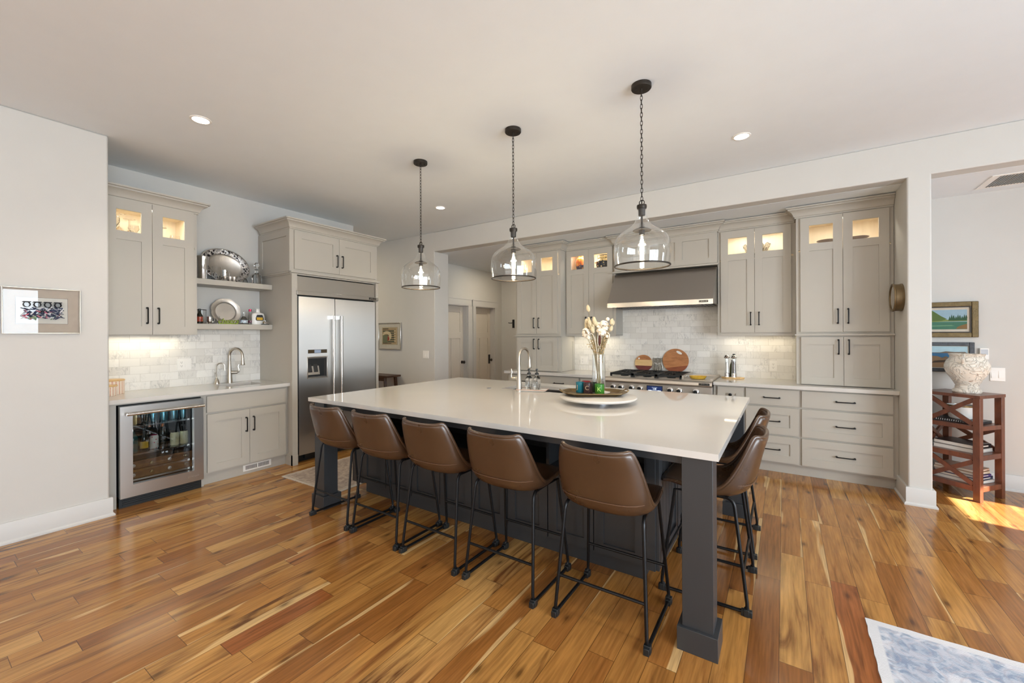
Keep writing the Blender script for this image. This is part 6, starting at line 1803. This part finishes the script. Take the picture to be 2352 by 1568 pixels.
# landscapes in the nook
r, v = framed('landscape_painting', 'green river landscape in a carved gold frame, upper of the two nook paintings', 1.28, 5.639, 1.5655, 0.47, 0.337, 0, 0.045, 'frame_gold', 0, mp('linen_mat', 196, 184, 166), depth=0.035, fillet=(0.008, 'bronze'))
sky, wat, tr1, tr2, bank = mp('sky_blue', 140, 166, 180), mp('jade_water', 58, 106, 84), mp('leaf_green', 78, 100, 44), mp('pine_green', 38, 74, 46), mp('brown_bank', 120, 92, 50)
P = [(rect(1.085, 1.444, 1.473, 1.660), sky), (rect(1.085, 1.444, 1.473, 1.545), wat), ([(1.085, 1.54), (1.30, 1.548), (1.444, 1.55), (1.444, 1.56), (1.30, 1.566), (1.085, 1.556)], mp('meadow', 112, 128, 62))]
P.append(([(1.085, 1.55), (1.27, 1.555), (1.31, 1.572), (1.27, 1.60), (1.22, 1.645), (1.20, 1.66), (1.085, 1.66)], tr1))
pk = [(1.318, 1.556)]
for i in range(9):
    x = 1.322 + i * 0.014
    pk += [(x, 1.575 + 0.012 * (i % 3)), (x + 0.006, 1.600 + 0.008 * ((i * 5) % 3)), (x + 0.012, 1.578)]
pk += [(1.444, 1.58), (1.444, 1.556)]
P.append((pk, tr2))
P.append(([(1.37, 1.478), (1.444, 1.475), (1.444, 1.525), (1.40, 1.508), (1.38, 1.495)], bank))
P.append(([(1.16, 1.50), (1.36, 1.505), (1.34, 1.514), (1.17, 1.51)], mp('light_water', 96, 138, 104)))
flat(r, P, v)
m_dframe = wood('charcoal_frame', S(44, 46, 50), S(74, 78, 84), (20, 20, 20), 0.5)
r, v = framed('seascape_painting', 'rocky coast painting in a charcoal frame, half hidden behind the white urn', 1.255, 5.639, 1.207, 0.47, 0.284, 0, 0.035, m_dframe, 0, mp('pale_liner', 200, 200, 190), depth=0.03)
P = [(rect(1.06, 1.446, 1.105, 1.309), mp('pale_sky', 166, 196, 206)), (rect(1.06, 1.446, 1.105, 1.250), mp('sea_blue', 56, 110, 150)),
     ([(1.06, 1.105), (1.446, 1.105), (1.446, 1.17), (1.38, 1.185), (1.30, 1.19), (1.24, 1.215), (1.06, 1.225)], mp('tan_rock', 150, 122, 92)),
     ([(1.10, 1.243), (1.446, 1.245), (1.43, 1.258), (1.36, 1.256), (1.30, 1.262), (1.26, 1.25)], mp('far_rock', 112, 96, 78)),
     ([(1.20, 1.15), (1.34, 1.16), (1.30, 1.18), (1.22, 1.17)], mp('dark_rock', 78, 66, 56)), ([(1.26, 1.19), (1.33, 1.195), (1.30, 1.215)], mp('mid_rock', 128, 108, 84))]
flat(r, P, v)

# --- nook: bookcase, urn, books
NX, NY, NA = 1.378, 5.085, R_(50)
E1, E2 = Vector((math.cos(NA), math.sin(NA), 0)), Vector((-math.sin(NA), math.cos(NA), 0))
BW, BD = 0.345, 0.40         # short side (seen right), long side (seen left)
bk = at0('open_bookcase', 'open red-brown wooden shelf unit with crossed braces in the nook', 'bookcase', (NX, NY, 0), NA)
lw = 0.046
for x, y in ((0, 0), (BW - lw, 0), (0, BD - lw), (BW - lw, BD - lw)):
    MB().box(x, x + lw, y, y + lw, 0, 0.885).build('leg', 'shelfwood', bk, bevel=0.002)
for z0, z1, nm in ((0.878, 0.905, 'top_board'), (0.603, 0.641, 'shelf_board'), (0.350, 0.395, 'shelf_board'), (0.085, 0.129, 'shelf_board')):
    e = 0.004 if nm == 'top_board' else -0.003
    MB().box(-e, BW + e, -e, BD + e, z0, z1).build(nm, 'shelfwood', bk, bevel=0.002)
def brace(p, q):
    MB().bar(p, q, 0.018, 0.036, up=(0, 0, 1)).build('cross_brace', 'shelfwood', bk, bevel=0.0015)
xf = 0.012
for z0, z1 in ((0.641, 0.878), (0.129, 0.350)):          # on the long left side
    brace((xf, lw, z0 + 0.012), (xf, BD - lw, z1 - 0.012))
    brace((xf + 0.004, lw, z1 - 0.012), (xf + 0.004, BD - lw, z0 + 0.012))
yb_ = BD - 0.014
brace((lw, yb_, 0.407), (BW - lw, yb_, 0.591))             # on the back, middle tier
brace((lw, yb_ - 0.004, 0.591), (BW - lw, yb_ - 0.004, 0.407))
brace((BW - 0.014, lw, 0.407), (BW - 0.014, BD - lw, 0.591))
brace((BW - 0.018, lw, 0.591), (BW - 0.018, BD - lw, 0.407))
def inb(x, y, z):
    p = Vector((NX, NY, 0)) + E1 * x + E2 * y
    return (p.x, p.y, z)
ur = at0('white_urn', 'distressed white relief urn standing on the open bookcase', 'urn', inb(0.175, 0.165, 0.9055), NA + 0.3)
m_urn, nt, b = newmat('distressed_white_glaze')
co = objco(nt)
n1 = nd(nt, 'ShaderNodeTexNoise', {'Vector': co, 'Scale': 22.0, 'Detail': 5.0, 'Distortion': 0.8})
n2 = nd(nt, 'ShaderNodeTexNoise', {'Vector': co, 'Scale': 9.0, 'Detail': 2.0, 'Distortion': 2.8})
nt.links.new(mix(nt, ramp(nt, n1.outputs[0], [(0.66, 0.0), (0.70, 0.8)]), S(232, 224, 210), S(160, 120, 88)), b.inputs['Base Color'])
b.inputs['Roughness'].default_value = 0.3
rv = mth(nt, 'ABSOLUTE', mth(nt, 'SUBTRACT', n2.outputs[0], 0.5))
bp = nd(nt, 'ShaderNodeBump', {'Height': ramp(nt, rv, [(0.0, 1.0), (0.045, 0.0)]), 'Strength': 0.8, 'Distance': 0.008})
nt.links.new(bp.outputs[0], b.inputs['Normal'])
UK = 0.735
MB().lathe([(r * UK, z) for r, z in [(0.122, 0), (0.128, 0.012), (0.118, 0.030), (0.100, 0.040), (0.104, 0.052), (0.096, 0.062), (0.128, 0.110), (0.172, 0.165), (0.196, 0.215), (0.194, 0.250), (0.176, 0.285), (0.150, 0.310), (0.146, 0.325), (0.156, 0.340), (0.160, 0.346), (0.150, 0.344), (0.138, 0.322), (0.16, 0.27), (0, 0.10)]], seg=48, cap=False).build('urn_body', m_urn, ur)
for s in (0.0, PI):
    c, sn = math.cos(s), math.sin(s)
    MB().tube([(q * UK * c, q * UK * sn, z) for q, z in ((0.152, 0.336), (0.198, 0.326), (0.216, 0.298), (0.190, 0.262))], [0.010, 0.011, 0.010, 0.011], 10).build('handle', m_urn, ur)
pt = at0('white_pot', 'white pot with a tan rim on the upper tier of the bookcase', 'pot', inb(0.20, 0.22, 0.6655))
MB().lathe([(0.07, 0), (0.078, 0.01), (0.092, 0.12), (0.088, 0.12), (0.072, 0.014), (0, 0.012)], seg=28, cap=False).build('pot_body', 'ceramic', pt)
MB().lathe([(0.0925, 0.108), (0.0935, 0.122), (0.087, 0.122)], seg=28, cap=False).build('pot_rim', 'gold', pt)
al = at0('spiral_album', 'dark spiral-bound album lying under the white pot', 'album', inb(0.185, 0.205, 0.6415), NA + 0.12)
MB().box(-0.12, 0.12, -0.15, 0.15, 0, 0.022).build('covers', plain('charcoal_cover', (0.03, 0.03, 0.032), 0.4), al, bevel=0.002)
cm = MB()
for k in range(20):
    y = -0.14 + k * 0.0147
    cm.tube([(-0.12 + 0.008 * math.cos(2 * PI * a / 8), y, 0.011 + 0.012 * math.sin(2 * PI * a / 8)) for a in range(8)], 0.0014, 5, closed=True)
cm.build('spiral_binding', 'chrome', al)
def book(label, x, y, z, w, d, h, rz, cover, group, letters=True):
    """spine towards -x of the book's own axes (the camera's right side of the unit)"""
    t = at0('book', label, 'book', inb(x, y, z), NA + rz, group)
    MB().box(-w / 2, w / 2, -d / 2, d / 2, 0, 0.003).box(-w / 2, w / 2, -d / 2, d / 2, h - 0.003, h).box(-w / 2, w / 2, -d / 2, -d / 2 + 0.004, 0, h).build('cover', cover, t, smooth=False)
    MB().box(-w / 2 + 0.003, w / 2 - 0.003, -d / 2 + 0.004, d / 2 - 0.004, 0.003, h - 0.003).build('pages', 'paper', t, smooth=False)
    if letters:
        MB().box(-w / 2 + 0.04, w / 2 - 0.04, -d / 2 - 0.0006, -d / 2, h * 0.35, h * 0.65).build('spine_band', m_lmat, t, smooth=False)
GB = 'books lying on the bookcase'
mcov = lambda n, *c: plain(n, S(*c), 0.35, var=0.2, vscale=12)
book('thick white-paged book under the black one on the middle shelf', 0.175, 0.20, 0.3955, 0.24, 0.29, 0.034, 0.03, mcov('pale_cover', 190, 186, 180), GB)
book('black-spined picture book on top of the stack on the middle shelf', 0.180, 0.205, 0.430, 0.23, 0.28, 0.034, -0.02, mcov('black_cover', 34, 30, 32), GB)
book('white book at the bottom of the lowest shelf stack', 0.180, 0.195, 0.1295, 0.25, 0.29, 0.026, 0.0, mcov('white_cover', 206, 204, 200), GB)
book('navy-spined book second from the bottom of the lowest shelf stack', 0.182, 0.20, 0.156, 0.25, 0.285, 0.024, 0.03, mcov('navy_cover', 44, 52, 84), GB)
book('blue and red paperback in the middle of the lowest shelf stack', 0.172, 0.20, 0.1805, 0.22, 0.28, 0.022, -0.03, mcov('violet_cover', 74, 64, 120), GB)
book('cream paperback second from the top of the lowest shelf stack', 0.170, 0.205, 0.203, 0.22, 0.28, 0.022, 0.02, mcov('cream_cover', 200, 184, 160), GB)
book('tan paperback on top of the lowest shelf stack', 0.172, 0.205, 0.2255, 0.215, 0.275, 0.022, 0.05, mcov('tan_cover', 182, 150, 126), GB)

# --- ceiling vent of the nook
vg = thing('ceiling_vent', 'slatted metal air return grille in the nook ceiling', 'vent', (1.75, 5.275, SOF))
MB().box(1.455, 2.05, 5.08, 5.115, SOF - 0.006, SOF).box(1.455, 2.05, 5.435, 5.47, SOF - 0.006, SOF).box(1.455, 1.51, 5.115, 5.435, SOF - 0.006, SOF).box(1.995, 2.05, 5.115, 5.435, SOF - 0.006, SOF).build('vent_frame', 'white', vg, bevel=0.002)
sl = MB()
for k in range(26):
    sl.obox((1.52 + k * 0.0185, 5.275, SOF - 0.003), (0.003, 0.32, 0.013), (0, R_(35), 0))
sl.build('slats', plain('grey_slats', (0.32, 0.33, 0.33), 0.5, metal=0.3), vg, smooth=False)

# --- bench in the passage
bn = thing('wooden_bench', 'dark wooden bench against the passage wall, seen past the refrigerator', 'bench', (-5.72, 4.56, 0))
MB().box(-6.15, -5.30, 4.42, 4.71, 0.760, 0.790).build('seat', 'bench', bn, bevel=0.003)
MB().box(-6.10, -5.36, 4.45, 4.47, 0.700, 0.760).build('rail', 'bench', bn, smooth=False)
for sx, x in ((-1, -6.07), (1, -5.39)):
    for sy, y in ((-1, 4.46), (1, 4.67)):
        MB().bar((x, y, 0.76), (x + sx * 0.07, y + (0.0 if sy > 0 else -0.03), 0.0), 0.04, 0.04).build('leg', 'bench', bn, bevel=0.002)

# --- rugs
def rug(name, label, cx, cy, hx, hy, rz, mat, th=0.008):
    t = at0(name, label, 'rug', (cx, cy, 0.0005), rz)
    n = 60
    pts = []
    rn = random.Random(3)
    for (a, b_) in (((-hx, -hy), (hx, -hy)), ((hx, -hy), (hx, hy)), ((hx, hy), (-hx, hy)), ((-hx, hy), (-hx, -hy))):
        for k in range(n):
            u = k / n
            w = rn.uniform(-0.0025, 0.0025)
            x, y = a[0] + (b_[0] - a[0]) * u, a[1] + (b_[1] - a[1]) * u
            pts.append((x + w, y + w))
    MB().prism(pts, 0, th, 'xy').build('pile', mat, t, smooth=False)
rug('area_rug', 'pale blue faded patterned rug on the floor in front of the camera', 1.555, 1.62, 1.235, 1.075, R_(-0.8), rug_mat('faded_blue_rug', [S(120, 138, 164), S(176, 186, 200), S(206, 206, 212), S(178, 160, 164), S(214, 213, 214)], 1.235, 1.075, 0.045))
rug('kitchen_runner', 'beige faded runner on the floor between island and refrigerator', -3.87, 2.96, 0.435, 0.715, R_(1.5), rug_mat('faded_beige_runner', [S(150, 132, 120), S(176, 158, 144), S(196, 178, 160), S(142, 132, 132), S(206, 196, 182)], 0.435, 0.715, 0.02))
